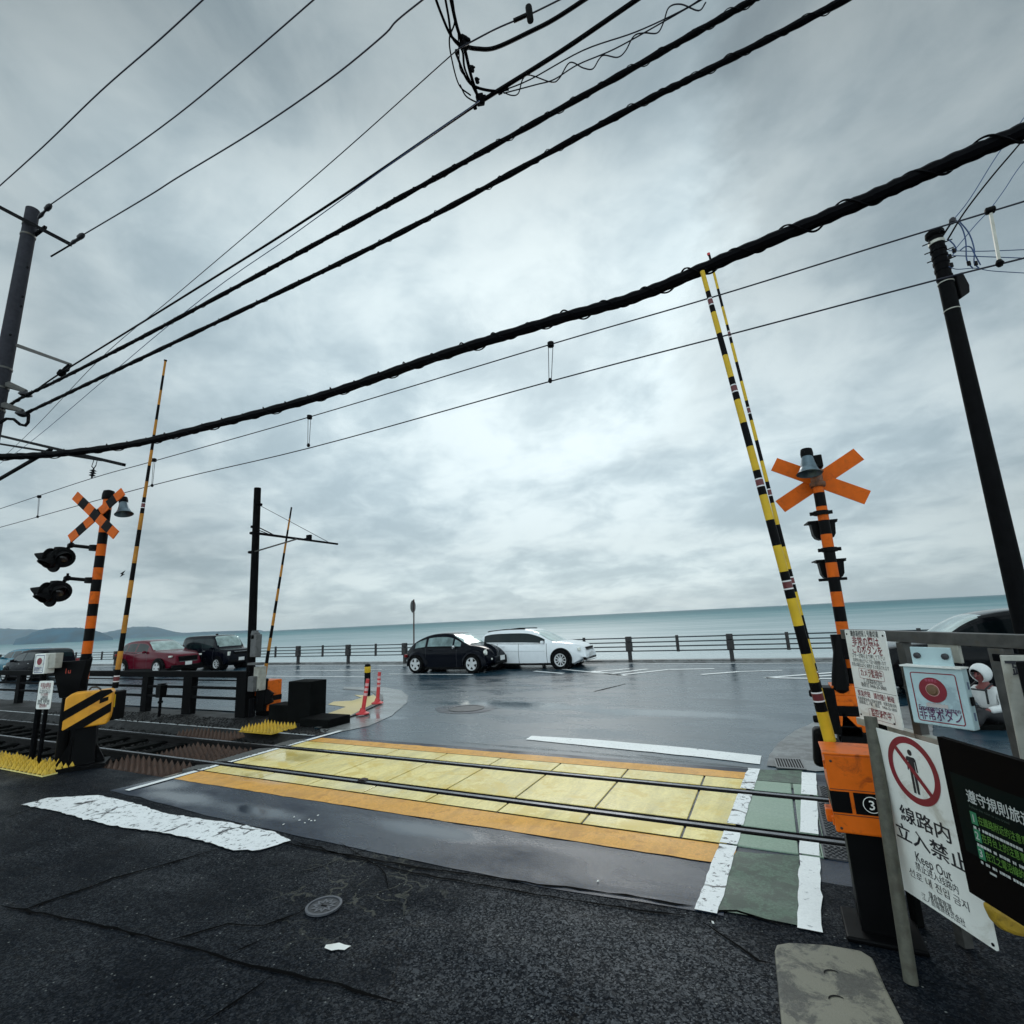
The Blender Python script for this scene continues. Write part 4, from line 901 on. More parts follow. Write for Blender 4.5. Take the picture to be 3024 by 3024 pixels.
for (x, y) in ((52, 505), (43, 560), (40, 578), (20, 632)):
    MB().lathe([(.03, 0), (.03, .012), (.005, .014)], at(x, y, dP-.155), dirw((0, -1, 0))).build('bolt', DKST, PL)

dQ = 9.4
hi = at(1763, 441, dQ); lo = at(1922, 1130, dQ); base = ground_under(hi, lo)
PR = thing('utility_pole', base, 'black tarred utility pole with a hanging box, at the right edge', 'utility pole')
MB().tube([base, hi], [.17, .125], 22).build('shaft', POLE, PR); up = (hi-base).normalized()
MB().lathe([(.14, -.10), (.17, -.06), (.165, .02), (.13, .05)], hi, up).build('pole_cap', POLE, PR)
for k, y in enumerate((462, 478, 492, 505, 520, 537, 548, 605)):
    p = hi+(lo-hi)*((y-441)/(1130-441)); band(p, up, .130, PR, STEELL if k in (0, 6, 7) else DKST, .025 if k > 5 else .07)
for k, (x, y) in enumerate(((1748, 462), (1752, 478), (1757, 494), (1789, 455), (1792, 470), (1796, 487))):
    p = at(x, y, dQ-.1); MB().cyl(p-Vector((.07, 0, 0)), p+Vector((.07, 0, .02)), .012, n=6).build('step_bolt', DKST, PR)
a = at(1809, 546, dQ)
MB().prism([(-.10, -.27), (.10, -.15), (.13, .02), (.06, .33), (-.11, .28)], a+dirw((0, -.12, 0)), dirw((1, 0, 0)), Vector((0, 0, 1)), .26).build('hanging_box', BLK, PR, bevel=.02)
MB().lathe([(.035, -.07), (.06, -.05), (.06, .02), (.03, .06)], at(1797, 416, dQ-.4), (.2, 0, 1)).tube([at(1797, 417, dQ-.4), at(1778, 446, dQ)], .02, 6).build('insulator', PORC, PR)

# thin mast with a cantilever arm beyond the track
MY = 3.02
hi = aty(486, 921, MY); lo = aty(470, 1345, MY); base = ground_under(hi, lo)
MM = thing('catenary_mast', base, 'slim black mast with a thin cantilever arm and grey boxes, left of centre', 'catenary mast')
MB().tube([base, hi], [.105, .085], 16).build('shaft', POLE, MM); up = (hi-base).normalized()
a = aty(476, 1005, MY); c = aty(637, 1026.5, MY)
MB().tube([a, c], [.035, .022], 8).build('arm', DKST, MM)
MB().tube([aty(480, 1041, MY-.05), aty(560, 1017, MY-.05)], .018, 6).build('strut', STEEL, MM)
MB().tube([aty(484, 993, MY), aty(520, 1011, MY)], .015, 6).tube([aty(484, 999, MY), aty(516, 1011, MY)], .012, 6).build('strut', DKST, MM)
MB().tube([aty(489, 953, MY), aty(540, 980, MY), aty(620, 1023, MY)], .007, 5).build('stay_wire', WIRE, MM)
for (x, y) in ((487, 952), (481, 994), (479, 1006), (476, 1042)): band(aty(x, y, MY), up, .092, MM, DKST, .05)
MB().box(aty(583, 1014, MY), (.13, .06, .12)).box(aty(580, 1017, MY-.02), (.22, .05, .05)).build('wire_clamp', DKST, MM)
GREYB = mat('grey_box', (.10, .10, .10), .5, var=.3, scale=10, stain=(.03, .03, .03), dirt=.7, sscale=7)
for (x, y, w, h) in ((483, 1218, .20, .52), (482, 1200, .13, .16), (478, 1290, .20, .34)):
    MB().box(aty(x, y, MY-.22), (w, .16, h)).build('equipment_box', GREYB, MM, bevel=.015)
MB().box(aty(490, 1280, MY-.1), (.17, .22, .54)).build('equipment_box', STEELL, MM, bevel=.015)
MB().box(aty(483, 1252, MY-.24), (.34, .2, .045)).lathe([(.07, .09), (.09, 0), (.075, -.02)], aty(481, 1197, MY-.2), (0, 0, 1)).build('bracket', GREYB, MM)
MB().tube([aty(476, 1318, MY-.2), aty(475, 1352, MY-.2)], .07, 8).tube([aty(487, 1300, MY-.2), aty(484, 1330, MY-.3)], .012, 5).build('conduit', DKST, MM)

# bracket over the track from a mast outside the frame
BY = .53
t = thing('catenary_bracket', aty(-60, 800, BY), 'black double bar catenary bracket with a diagonal strut at the left edge', 'catenary bracket')
v1 = aty(175, 903, BY); 
MB().tube([aty(-60, 808, BY), aty(234, 877, BY)], .05, 4).build('beam', DKST, t)
MB().tube([aty(-60, 828, BY+.12), aty(190, 868, BY+.08)], .04, 4).build('beam', DKST, t)
MB().tube([aty(-60, 938, BY), aty(96, 848, BY)], .05, 8).build('strut', DKST, t)
MB().tube([aty(178, 865, BY), aty(173, 880, BY)], .008, 5).tube([aty(184, 866, BY), aty(181, 878, BY)], .008, 5).tube([aty(173, 880, BY), aty(177, 884, BY), aty(181, 878, BY)], .012, 5).build('hanger', DKST, t)
a = aty(177, 883, BY); c = aty(173, 902, BY)
MB().lathe([(.015, 0), (.02, .04), (.075, .07), (.02, .09), (.075, .13), (.02, .15), (.075, .19), (.02, .21), (.02, (a-c).length)], a, c-a, 12).build('insulator', PORC, t)

# ------------------------------------------------------------------ overhead wires
def atz(px, py, z):
    v = ray(px, py); return W(v, (z-HCAM)/v[2])
def wire(label, path, r, m=CABLE, name='overhead_wire', cat='overhead wire', n=6, sm=6, wob=0.0):
    P = smooth_path([tuple(p) for p in path], sm)
    mb = MB().tube([Vector(p) for p in P], [r*(1+random.uniform(-wob, wob)) for _ in P], n); o = mb.build(name, m)
    return tag(o, label, cat, 'overhead wires and cables')
def ztrack(pix, z0, z1=None):
    z1 = z0 if z1 is None else z1; k = len(pix)-1
    return [atz(x, y, z0+(z1-z0)*i/max(1, k)) for i, (x, y) in enumerate(pix)]
zp = at(97, 385, dP-.35).z
wire('thin dark wire crossing the top left corner above the pole', ztrack([(-30, 377), (80, 278), (190, 172), (300, 76), (400, -16)], zp+.3), .012, WIRE)
wire('thin dark wire from the insulator on top of the concrete pole', ztrack([(94, 387), (300, 243), (450, 122), (610, -16)], zp), .012, WIRE)
z3 = at(159, 441, dP-.35).z
wire('thin kinked wire from the insulator at the crossarm end', ztrack([(157, 443), (280, 370), (335, 335), (480, 247), (620, 151), (720, 70), (750, 38), (815, -14)], z3), .013, WIRE)
zc = at(116, 703, dP).z
wire('black messenger wire from the bracket clamp up to the hanging cable cluster', ztrack([(60, 742), (116, 703), (330, 570), (600, 400), (905, 193)], zc), .017)
wire('thicker black cable rising right from the hanging cable cluster', ztrack([(905, 193), (945, 168), (1060, 96), (1215, -10)], zc), .024)
wire('very thin wire rising from the pole to the small insulator near the top edge', ztrack([(-40, 905), (60, 812), (190, 676), (330, 558), (600, 328), (865, 92)], zc-.1), .006, WIRE)
wire('thin wire above the cluster carrying a small black insulator', ztrack([(865, 92), (935, 55), (1000, 27), (1075, -10)], zc-.1), .008, WIRE)
wire('very thin bluish wire running below the upper rope cable', ztrack([(-40, 900), (60, 832), (335, 600), (560, 438), (720, 322), (905, 190)], zc-.25), .006, WIREB)
def rope(label, pix, z, r, pitch, parentless=True, loops=True, rbump=.18):
    P = [Vector(p) for p in smooth_path([tuple(atz(x, y, z)) for x, y in pix], 30)]
    t = thing('cable_bundle', P[0], label, 'cable bundle', 'thick cable bundles')
    MB().tube(P, [r*(1+rbump*math.sin(i*.9)*random.uniform(.3, 1)) for i in range(len(P))], 9).build('cable', CABLE, t)
    # fine lashing wound round the bundle
    s = 0.0; H = []; prev = P[0]
    for p, q in zip(P[:-1], P[1:]):
        L = (q-p).length; ax = (q-p).normalized(); a = ax.cross(Vector((0, 0, 1))).normalized(); b2 = ax.cross(a)
        k = max(2, int(L/pitch*7))
        for i in range(k):
            th = (s+L*i/k)/pitch*2*math.pi; jj = r*(1.12+.14*math.sin(th*.37))
            H.append(p.lerp(q, i/k)+(a*math.cos(th)+b2*math.sin(th))*jj)
        s += L
    MB().tube(H, r*.16, 4, cap=False).build('lashing_wire', CABLE, t)
    return t
zr = at(45, 747, dP).z
rope('upper of the two rope like cables climbing from the left pole to the top edge', [(0, 776), (45, 748), (118, 713), (319.5, 609), (660, 425), (1023.5, 223.7), (1341.7, 45), (1450, -18)], zr, .030, .30)
zr2 = at(51, 778, dP).z
rope('lower of the two rope like cables climbing from the left pole to the top edge', [(50, 779), (163.7, 725), (319.5, 650.7), (720, 457), (1158, 222), (1341.7, 129), (1620, -14)], zr2, .030, .30)
rope('thickest black cable bundle sagging across the whole picture', [(-60, 862), (0, 862), (100, 857), (250, 838), (430, 795), (620, 743), (820, 675), (1040, 606), (1200, 560), (1380, 484), (1600, 392), (1760, 321), (1932, 247), (2050, 195)], 5.1, .056, .42, rbump=.10)
# hanging cluster of cables at the top centre
t = thing('cable_cluster', atz(905, 190, zc), 'tangled drop cables with clamps hanging down from the top edge at centre', 'cable cluster')
def zt2(pix, z0=None): return [Vector(p) for p in smooth_path([tuple(atz(x, y, (z0 or zc))) for x, y in pix], 6)]
for pix, r in (([(818, -14), (832, 25), (850, 66), (868, 84)], .014), ([(838, -14), (846, 30), (853, 70), (872, 95), (877, 130), (895, 170), (905, 190)], .012), ([(848, -14), (862, 50), (876, 90), (888, 140), (900, 178)], .018),
               ([(853, -10), (858, 40), (848, 72), (852, 110), (866, 160), (888, 180)], .008), ([(864, 60), (866, 95), (868, 130), (883, 150)], .006), ([(868, 160), (880, 182), (905, 196)], .008),
               ([(873, 87), (900, 92), (935, 90), (1000, 60), (1048, 35), (1120, -12)], .020), ([(860, 100), (880, 148), (900, 165), (935, 172), (960, 168)], .014)):
    MB().tube(zt2(pix), r, 6).build('drop_cable', CABLE, t)
for (x, y), s in (((876, 80), .085), ((906, 188), .085), ((890, 130), .05), ((900, 152), .045), ((896, 202), .04), ((943, 172), .05), ((862, 98), .035)):
    p = atz(x, y, zc); R_ = Matrix.Rotation(random.uniform(.3, 1), 3, 'X') @ rotz(random.uniform(.2, 1.4))
    MB().box(p, (s, s*.7, s*1.3), R_).box(p+Vector((s*.4, 0, s*.2)), (s*.9, s*.4, s*.4), R_).build('clamp', DKST, t, bevel=.01)
# loose looped wires along the messenger, right of the cluster
t = thing('service_wires', atz(1100, 130, zc), 'loose thin looping service wires rising right from the cluster', 'service wires')
for pix in ([(940, 174), (1000, 150), (1100, 95), (1200, 60), (1290, 18), (1330, -8)], [(950, 176), (1010, 160), (1045, 150), (1090, 122), (1160, 92), (1250, 42), (1340, -10)],
            [(945, 172), (965, 180), (978, 176), (986, 150), (1000, 142), (1040, 155), (1055, 148), (1075, 118), (1100, 128), (1118, 130), (1130, 112), (1140, 104), (1165, 108), (1180, 96), (1196, 68), (1215, 62), (1240, 62), (1252, 42), (1262, 14), (1285, 8), (1318, 20), (1332, 4)]):
    MB().tube(zt2(pix), .007, 5).build('wire', WIRE, t)
t = thing('wire_insulator', atz(999, 26, zc-.1), 'small black cylindrical insulator on a thin wire near the top edge', 'insulator')
p = atz(999, 26, zc-.1); q = (atz(1010, 21, zc-.1)-p).normalized()
MB().lathe([(.028, -.07), (.032, -.06), (.032, .06), (.028, .07)], p, q.cross(Vector((.2, .9, .3))), 12).build('body', BLK, t)
MB().tube([p, p-q*.16], .02, 6).build('tail', BLK, t)
# overhead line of the railway
TY = .53
zcn = [aty(x, y, TY).z for x, y in ((290, 915), (585, 845), (1040, 720), (1760, 530))]
def track_wire(label, pix, r, m=WIRE): return wire(label, [aty(x, y, TY) for x, y in pix], r, m)
track_wire('contact wire over the track, the lower of the railway pair', [(-40, 1004), (0, 995), (290, 915), (585, 845), (1040, 719), (1400, 625), (1760, 530), (1932, 487), (2010, 466)], .009)
track_wire('messenger wire over the track, the upper of the railway pair', [(-40, 974), (0, 960), (172, 903), (290, 870), (583, 787), (1038, 650), (1340, 562), (1660, 463), (1932, 380), (2010, 356)], .009)
for (x0, y0, x1, y1) in ((74, 937, 71, 975), (291, 868, 287, 916), (584, 787, 582, 840), (1039, 650, 1038, 718)):
    a = aty(x0, y0, TY); c = aty(x1, y1, TY)
    t = thing('dropper', c, 'thin double dropper wire holding the contact wire under the messenger', 'dropper', 'droppers of the railway overhead line')
    e = Vector((.035, 0, 0))
    MB().tube([a-e, c-e*.5], .005, 5).build('wire', WIRE, t); MB().tube([a+e, c+e*.5], .005, 5).build('wire', WIRE, t)
    MB().lathe([(.02, -.04), (.045, -.03), (.045, .03), (.02, .04)], a, (0, 0, 1)).build('clip', BLK, t); MB().lathe([(.02, -.03), (.03, 0), (.02, .03)], c, (0, 0, 1)).build('clip', BLK, t)
a = aty(1868, 397, TY); c = aty(1886, 497, TY)
t = thing('pull_off_bar', c, 'pale flat steel bar joining the two railway wires by the right pole', 'steel bar')
MB().tube([a, c], .016, 4).build('bar', STEELL, t)
MB().lathe([(.02, -.04), (.035, -.03), (.035, .03), (.02, .04)], a, (1, 0, 0)).build('clip', BLK, t); MB().lathe([(.02, -.03), (.035, 0), (.02, .035)], c, (0, 0, 1)).build('clip', BLK, t)
# wires at the head of the right pole
dW = 9.0
def wp(label, pix, r, m=WIREB): return wire(label, [at(x, y, dW) for x, y in pix], r, m)
wp('thin wire going up right from the insulator beside the right pole', [(1797, 417), (1830, 375), (1880, 295), (1932, 222), (1975, 160)], .010)
wp('thicker service cable slanting up right from the right pole', [(1788, 452), (1820, 400), (1870, 335), (1925, 270), (1985, 195)], .018, CABLE)
wp('wavy thin wire passing the steel bar up to the right edge', [(1805, 467), (1840, 425), (1867, 396), (1895, 358), (1920, 320), (1960, 270)], .009)
wp('upper nearly level thin wire right of the pole head', [(1790, 473), (1850, 474), (1932, 471), (1990, 468)], .009)
wp('second nearly level thin wire right of the pole head', [(1788, 482), (1850, 484), (1932, 487), (1990, 489)], .010)
wp('lowest slack thin wire right of the pole head', [(1790, 503), (1806, 508), (1840, 506), (1870, 511), (1932, 515), (1990, 518)], .008)
t = thing('jumper_wires', at(1830, 450, dW), 'curved blue jumper wires drooping beside the right pole head', 'jumper wires')
for pix in ([(1803, 415), (1815, 430), (1822, 455), (1824, 490), (1836, 507)], [(1808, 415), (1828, 440), (1838, 470), (1838, 495), (1848, 507)], [(1790, 452), (1800, 462), (1804, 472), (1798, 480)], [(1812, 472), (1822, 465), (1832, 467), (1838, 478), (1850, 500)]):
    MB().tube([Vector(p) for p in smooth_path([tuple(at(x, y, dW)) for x, y in pix], 6)], .012, 6).build('jumper', WIREB, t)
for (x, y) in ((1828, 497), (1841, 497), (1800, 473), (1792, 484), (1795, 500)):
    MB().box(at(x, y, dW), (.06, .04, .10), rotz(.4)).build('connector', BLK, t, bevel=.01)
# a bird far off
t = at(231, 1083, 60)
mb = MB(); mb.add([t+Vector((-.55, 0, -.35)), t+Vector((-.05, .1, 0)), t+Vector((.6, 0, .42)), t+Vector((.05, -.1, -.06)), t+Vector((0, .3, .0)), t+Vector((0, -.25, .03))], [(0, 1, 3), (1, 2, 3), (4, 1, 3), (5, 1, 3), (4, 0, 1), (5, 3, 2)])
tag(mb.build('bird', BLK), 'tiny dark bird gliding in the sky beside the left barrier pole', 'bird')

# ------------------------------------------------------------------ coastal guard fence
CY = 15.48
XA, XB = aty(563, 1230, CY).x, aty(1380, 1230, CY).x; ST = (XB-XA)/6
t = thing('guard_fence', ((XA+XB)/2, CY, 0), 'dark pipe guard fence with stout posts along the sea wall', 'fence')
FPOST = mat('fence_post', (.028, .026, .026), .7, var=.4, scale=10); FPIPE = mat('fence_pipe', (.02, .035, .042), .5, .1)
for k in range(-14, 9):
    x = XA+ST*k
    MB().box((x, CY, .30), (.14, .14, .60)).box((x, CY-.02, .64), (.25, .20, .33)).box((x, CY-.02, .93), (.23, .20, .21)).build('post', FPOST, t, bevel=.02)
    MB().cyl((x+ST/2, CY, .42), (x+ST/2, CY, 1.04), .06).build('thin_post', FPOST, t)
for z in (.46, .63, .80, .97): MB().tube([(XA-ST*14, CY, z), (XB+ST*3, CY, z)], .024, 8).build('pipe', FPIPE, t)
# round road sign seen from the back, behind the beetle
c = aty(781, 1250, CY-.25)
t = thing('road_sign', (c.x, c.y, 0), 'round road sign on a thin post seen edge on behind the black car', 'road sign')
zt_ = aty(781.5, 1131, CY-.25).z
MB().cyl((c.x, c.y, 0), (c.x+.02, c.y, zt_), .035).build('post', mat('brown_post', (.07, .035, .03), .6), t)
z2 = aty(782, 1144, CY-.25).z; s_ = .33
MB().lathe([(.30, 0), (.31, .008), (.31, .025), (.02, .03)], (c.x, c.y-.02, z2), Vector((-.97, -.24, 0)), 24).build('disc', GREYB, t)
z3_ = aty(782, 1160, CY-.25).z
MB().box((c.x+.02, c.y-.04, z3_), (.26, .02, .32), rotz(-1.0)).build('lower_plate', mat('grey_plate', (.22, .21, .20), .6), t)
# ------------------------------------------------------------------ fence, notices and button box on the right
UPZ = Vector((0, 0, 1))
def vplane(p, q):                                    # vertical plane through two points; returns a pixel -> point function
    p = Vector(p); u = Vector((q[0]-p[0], q[1]-p[1], 0)).normalized(); n = Vector((u.y, -u.x, 0)); ca = Vector((CAMX, CAMY, HCAM))
    def f(px, py):
        dd = dirw(ray(px, py)); return ca+dd*((p-ca).dot(n)/dd.dot(n))
    f.u = u; f.n = n; return f
dS = 3.30
TLk, BLk = at(1646, 1368, dS), at(1692, 1669, dS)
BRk = g(1884, 1797, BLk.z)
KP = vplane(BLk, BRk)                                # plane of the keep out notice
uK = KP.u; nK = KP.n if KP.n.dot(Vector((CAMX, CAMY, 0))-Vector((BLk.x, BLk.y, 0))) > 0 else -KP.n
# steel frame fence a little behind that plane
off = -nK*.05
dE = 3.70
TLe, BLe = at(1593, 1188, dE), at(1623, 1355, dE)
mx = (TLe+BLe)/2; BLe = Vector((mx.x, mx.y, BLe.z)); BRe = g(1705, 1379, BLe.z); uE = Vector((BRe.x-BLe.x, BRe.y-BLe.y, 0)).normalized()
dB = 3.15
TLb, BLb = at(1705, 1256, dB), at(1721, 1363, dB); mx = (TLb+BLb)/2; BLb = Vector((mx.x, mx.y, BLb.z)); BRb = g(1840, 1380, BLb.z)
uB = Vector((BRb.x-BLb.x, BRb.y-BLb.y, 0)).normalized()
# the frame passes just behind the emergency notice and the button box
_pts = [BLe, BRe, BLb, BRb, BLk]; _lag = max(-(p-BLk).dot(nK) for p in _pts)
off = -nK*(_lag+.13)
F0 = BLk+off; FPl = vplane(F0, BRk+off)
t = thing('steel_fence', FPl(1760, 1600), 'worn galvanised steel frame fence carrying the notices on the right', 'fence')
zr1 = FPl(1680, 1190).z; zr2 = FPl(1710, 1376).z
def along(a, z): return Vector((F0.x, F0.y, 0))+uK*a+UPZ*z
sL = (FPl(1590, 1180)-F0).dot(uK); sR = sL+3.2
Rk = Matrix((uK, nK, UPZ)).transposed()
def fbar(a0, a1, z, h, w, nm, m=STEEL): return MB().box(along((a0+a1)/2, z), (a1-a0, w, h), Rk).build(nm, m, t, bevel=.004)
fbar(sL, sR, zr1-.034, .070, .06, 'top_rail'); fbar(sL, sR, zr2-.026, .05, .055, 'middle_rail', STEELL)
for px, w in ((1722, .065), (1905, .09)):
    a = (FPl(px, 1300)-F0).dot(uK)
    MB().box(along(a, (zr1-.072)/2), (w, .055, zr1-.072), Rk).build('post', STEEL, t, bevel=.004)
a = (FPl(1905, 1240)-F0).dot(uK)
MB().box(along(a, zr1-.12), (.13, .064, .038), Rk).build('post_clamp', DKST, t, bevel=.005)
a = (FPl(1780, 1210)-F0).dot(uK); zt_ = FPl(1780, 1204).z; zb_ = FPl(1780, 1240).z
MB().box(along(a, (zt_+zb_)/2-.01)+nK*.005, (.21, .02, zt_-zb_+.03), Rk).build('hanger_plate', STEELL, t, bevel=.004)
# pole of the keep out notice, leaning a little
q0 = at(1642, 1352, dS-.03); q1 = g(1719, 1854)
NP = thing('keep_out_sign', (q1.x, q1.y, 0), 'large white keep out notice with red no walking circle on a leaning pipe', 'notice')
MB().tube([q1, q0], .034, 16).build('pole', mat('old_pipe', (.085, .082, .062), .6, var=.4, scale=20, stain=(.06, .05, .035), dirt=.7, sscale=8), NP)
def plate(o, u, w, h, m, parent, nm='board', th=.006, rad=.012):
    r = rad; P = []
    for cx_, cy_, a0 in ((w-r, r, -90), (w-r, h-r, 0), (r, h-r, 90), (r, r, 180)):
        for k in range(5): a = math.radians(a0+22.5*k); P.append((cx_+r*math.cos(a), cy_+r*math.sin(a)))
    return MB().prism(P, o, u, UPZ, th).build(nm, m, parent)
def faceframe(BL, u, cam_side):                       # make sure u x z points to the viewer
    return u
w = (BRk-BLk).length; h = TLk.z-BLk.z
print('keep out', round(w, 2), round(h, 2))
plate(BLk, uK, w, h, SIGNW, NP)
def ring(o, u, v, c, r0, r1, m, parent, nm, lift=.003, nn=56):
    n = u.cross(v).normalized(); mb = MB(); k = nn; vs = []
    for i in range(k):
        a = 2*math.pi*i/k
        for r in (r0, r1): vs.append(o+u*(c[0]+r*math.cos(a))+v*(c[1]+r*math.sin(a))+n*lift)
    return mb.add(vs, [(2*i, 2*i+1, 2*((i+1) % k)+1, 2*((i+1) % k)) for i in range(k)]).build(nm, m, parent)
def flat(o, u, v, P, m, parent, nm, lift=.003):
    n = u.cross(v).normalized(); return MB().poly([o+u*a+v*b+n*lift for a, b in P]).build(nm, m, parent)
KC = KP(1731, 1460)-BLk; cx_, cy_ = KC.dot(uK), KC.z; 
top_ = (KP(1712, 1391)-BLk).z; bot_ = (KP(1757, 1528)-BLk).z
rO = (top_-bot_)/2*1.0; cx_ = w*.495; cy_ = (top_+bot_)/2+.0
ring(BLk, uK, UPZ, (cx_, cy_), rO*.80, rO, RED, NP, 'red_ring', .0018)
a45 = math.radians(-45); di = (math.cos(a45), math.sin(a45)); pe = (-di[1], di[0])
flat(BLk, uK, UPZ, [(cx_+di[0]*s*rO*.84+pe[0]*q*rO*.075, cy_+di[1]*s*rO*.84+pe[1]*q*rO*.075) for s, q in ((-1, -1), (1, -1), (1, 1), (-1, 1))], RED, NP, 'red_bar', .0024)
S_ = rO*.80
fig = MB(); nK2 = uK.cross(UPZ).normalized()
def fpoly(P): fig.poly([BLk+uK*(cx_+a*S_)+UPZ*(cy_+b*S_)+nK2*.0012 for a, b in P])
fpoly([(.11*math.cos(a*math.pi/8), .66+.115*math.sin(a*math.pi/8)) for a in range(16)])
fpoly([(-.24, .44), (-.17, .50), (.17, .50), (.24, .44), (.26, -.02), (.19, -.04), (.17, .34), (.15, .34), (.15, -.86), (.03, -.86), (.01, -.1), (-.01, -.1), (-.03, -.86), (-.15, -.86), (-.15, .34), (-.17, .34), (-.19, -.04), (-.26, -.02)])
fig.build('pictogram', INK, NP)
def kline(body, p0, p1, gl, n, bold=0.0):                  # p0, p1: pixels at the middle of the first and last glyph
    A_, B_ = KP(*p0)-BLk, KP(*p1)-BLk; a0, a1 = A_.dot(uK), B_.dot(uK); z = (A_.z+B_.z)/2; pw = (a1-a0)/(n-1); wd = (a1-a0)+pw*.86
    return text(body, gl, BLk+uK*((a0+a1)/2)+UPZ*(z-gl*.36), uK, UPZ, INK, NP, 'lettering', bold, 'CENTER', .0016, width=min(wd, w-.01))
kline('線路内', (1712, 1537), (1779, 1571), 0.0907, 3, .014); kline('立入禁止', (1704, 1570), (1812, 1627), 0.0907, 4, .014)
kline('Keep Out', (1731, 1618), (1790, 1648), 0.0706, 8, .004); kline('禁止进入线路内', (1733, 1637), (1803, 1675), 0.0454, 7); kline('선로 내 진입 금지', (1722, 1650), (1822, 1705), 0.0479, 9)
kline('鎌倉警察署', (1757, 1691), (1792, 1711), 0.0378, 5); kline('江ノ島電鉄株式会社', (1744, 1694), (1817, 1738), 0.0403, 9)
for a, b_ in ((.02, .02), (w-.02, .02), (w-.02, h-.02), (.02, h-.02)):
    MB().lathe([(.007, 0), (.007, .004), (.001, .005)], BLk+uK*a+UPZ*b_+nK2*0, nK2).build('screw', DKST, NP)
MB().box(BLk+uK*.004+UPZ*h*.5+nK*.001, (.012, .006, h*.98), Rk).build('pole_tie', WHT, NP)
# emergency notice
we = (BRe-BLe).length; he = TLe.z-BLe.z
print('emergency', round(we, 2), round(he, 2))
t2 = thing('emergency_notice', BLe, 'white upright notice with red and black Japanese writing, left of the button box', 'notice')
plate(BLe, uE, we, he, SIGNW, t2, rad=.012)
nE = uE.cross(UPZ).normalized()
def etext(s, y, size, wd, m=INK, cxf=.5, bold=.0): return text(s, size, BLe+uE*(we*cxf)+UPZ*(y*he), uE, UPZ, m, t2, 'lettering', bold, 'CENTER', .0015, width=we*wd)
etext('鎌倉高校前１号踏切道', .935, 0.0441, .70, bold=.01)
etext('非常の際は', .835, 0.0655, .66, RED, bold=.014); etext('このボタンを', .745, 0.0655, .74, RED, bold=.014)
etext('ブザーが鳴るまで押して下さい', .69, 0.0353, .80); etext('非常停止後ただちに下記へ連絡願います', .64, 0.0302, .80); etext('非常の場合以外に使用すると処罰されます', .59, 0.0302, .90)
etext('カメラ監視中', .495, 0.0529, .52, RED, bold=.012); etext('江ノ島電鉄株式会社', .42, 0.0328, .46); etext('鎌倉区 0466-25-3800', .375, 0.0328, .60)
etext('緊急按鈕　請勿隨便触碰', .265, 0.0428, .86, RED, bold=.008)
etext('如需要緊急停止請按此按鈕　有緊急情況時', .215, 0.0252, .90); etext('請聯絡江ノ電　電話　0466-25-3800', .175, 0.0252, .88)
etext('监控录像中', .075, 0.0529, .46, RED, .56, .012)
flat(BLe, uE, UPZ, [(.0, he*.340), (we, he*.340), (we, he*.344), (0, he*.344)], INK, t2, 'divider', .0015)
def outline(o, u, x0, y0, x1, y1, lw, m, parent, r=.012, lift=.0015):
    n = u.cross(UPZ).normalized(); P0 = []; P1 = []
    for cx, cy, a0 in ((x1-r, y0+r, -90), (x1-r, y1-r, 0), (x0+r, y1-r, 90), (x0+r, y0+r, 180)):
        for k in range(5):
            a = math.radians(a0+22.5*k); P0.append((cx+r*math.cos(a), cy+r*math.sin(a))); P1.append((cx+(r-lw)*math.cos(a), cy+(r-lw)*math.sin(a)))
    k = len(P0); vs = [o+u*a+UPZ*b+n*lift for a, b in P0+P1]
    return MB().add(vs, [(i, (i+1) % k, k+(i+1) % k, k+i) for i in range(k)]).build('outline', m, parent)
outline(BLe, uE, we*.20, he*.462, we*.80, he*.575, .0022, RED, t2); outline(BLe, uE, we*.27, he*.035, we*.86, he*.145, .0022, RED, t2)
for a, b_ in ((.05, .95), (.95, .95), (.05, .05), (.83, .045)): MB().lathe([(.006, 0), (.006, .003), (.001, .004)], BLe+uE*we*a+UPZ*he*b_, nE).build('screw', DKST, t2)
# dark concrete post that carries the emergency notice
p = at(1686, 1500, 3.62); 
t = thing('fence_post', (p.x, p.y, 0), 'dark square post behind the white notices beside the orange gate box', 'post')
MB().box((p.x, p.y, .74), (.055, .055, 1.48), Rk).build('shaft', DKCON, t, bevel=.01)
MB().box((p.x, p.y, 1.49), (.065, .065, .02), Rk).build('cap', DKCON, t, bevel=.005)

# emergency button box
wb = (BRb-BLb).length; hb = TLb.z-BLb.z; nB = uB.cross(UPZ).normalized(); Rb = Matrix((uB, nB, UPZ)).transposed()
print('button', round(wb, 2), round(hb, 2))
t3 = thing('emergency_button_box', BLb, 'pale blue emergency button box with a round red disc, hung on the steel fence', 'button box')
MB().box(BLb+uB*wb/2+UPZ*hb/2-nB*.028, (wb, .056, hb), Rb).build('case', PALEB, t3, bevel=.006)
MB().box(BLb+uB*wb/2+UPZ*(hb+.004)-nB*.022, (wb+.012, .080, .008), Rb).build('lid_rim', WHT, t3)
MB().box(BLb+uB*wb*.47+UPZ*(hb+.056)-nB*.050, (wb*.70, .012, .105), Rb).build('mounting_plate', PALEB, t3, bevel=.003)
for a in (.24, .72): MB().lathe([(.018, 0), (.018, .014), (.010, .018), (.002, .019)], BLb+uB*wb*a+UPZ*(hb+.060)-nB*.045, nB, 8).build('bolt', mat('bolt_grey', (.03, .03, .035), .5), t3)
outline(BLb, uB, wb*.11, hb*.055, wb*.885, hb*.905, .0055, RED, t3, .014)
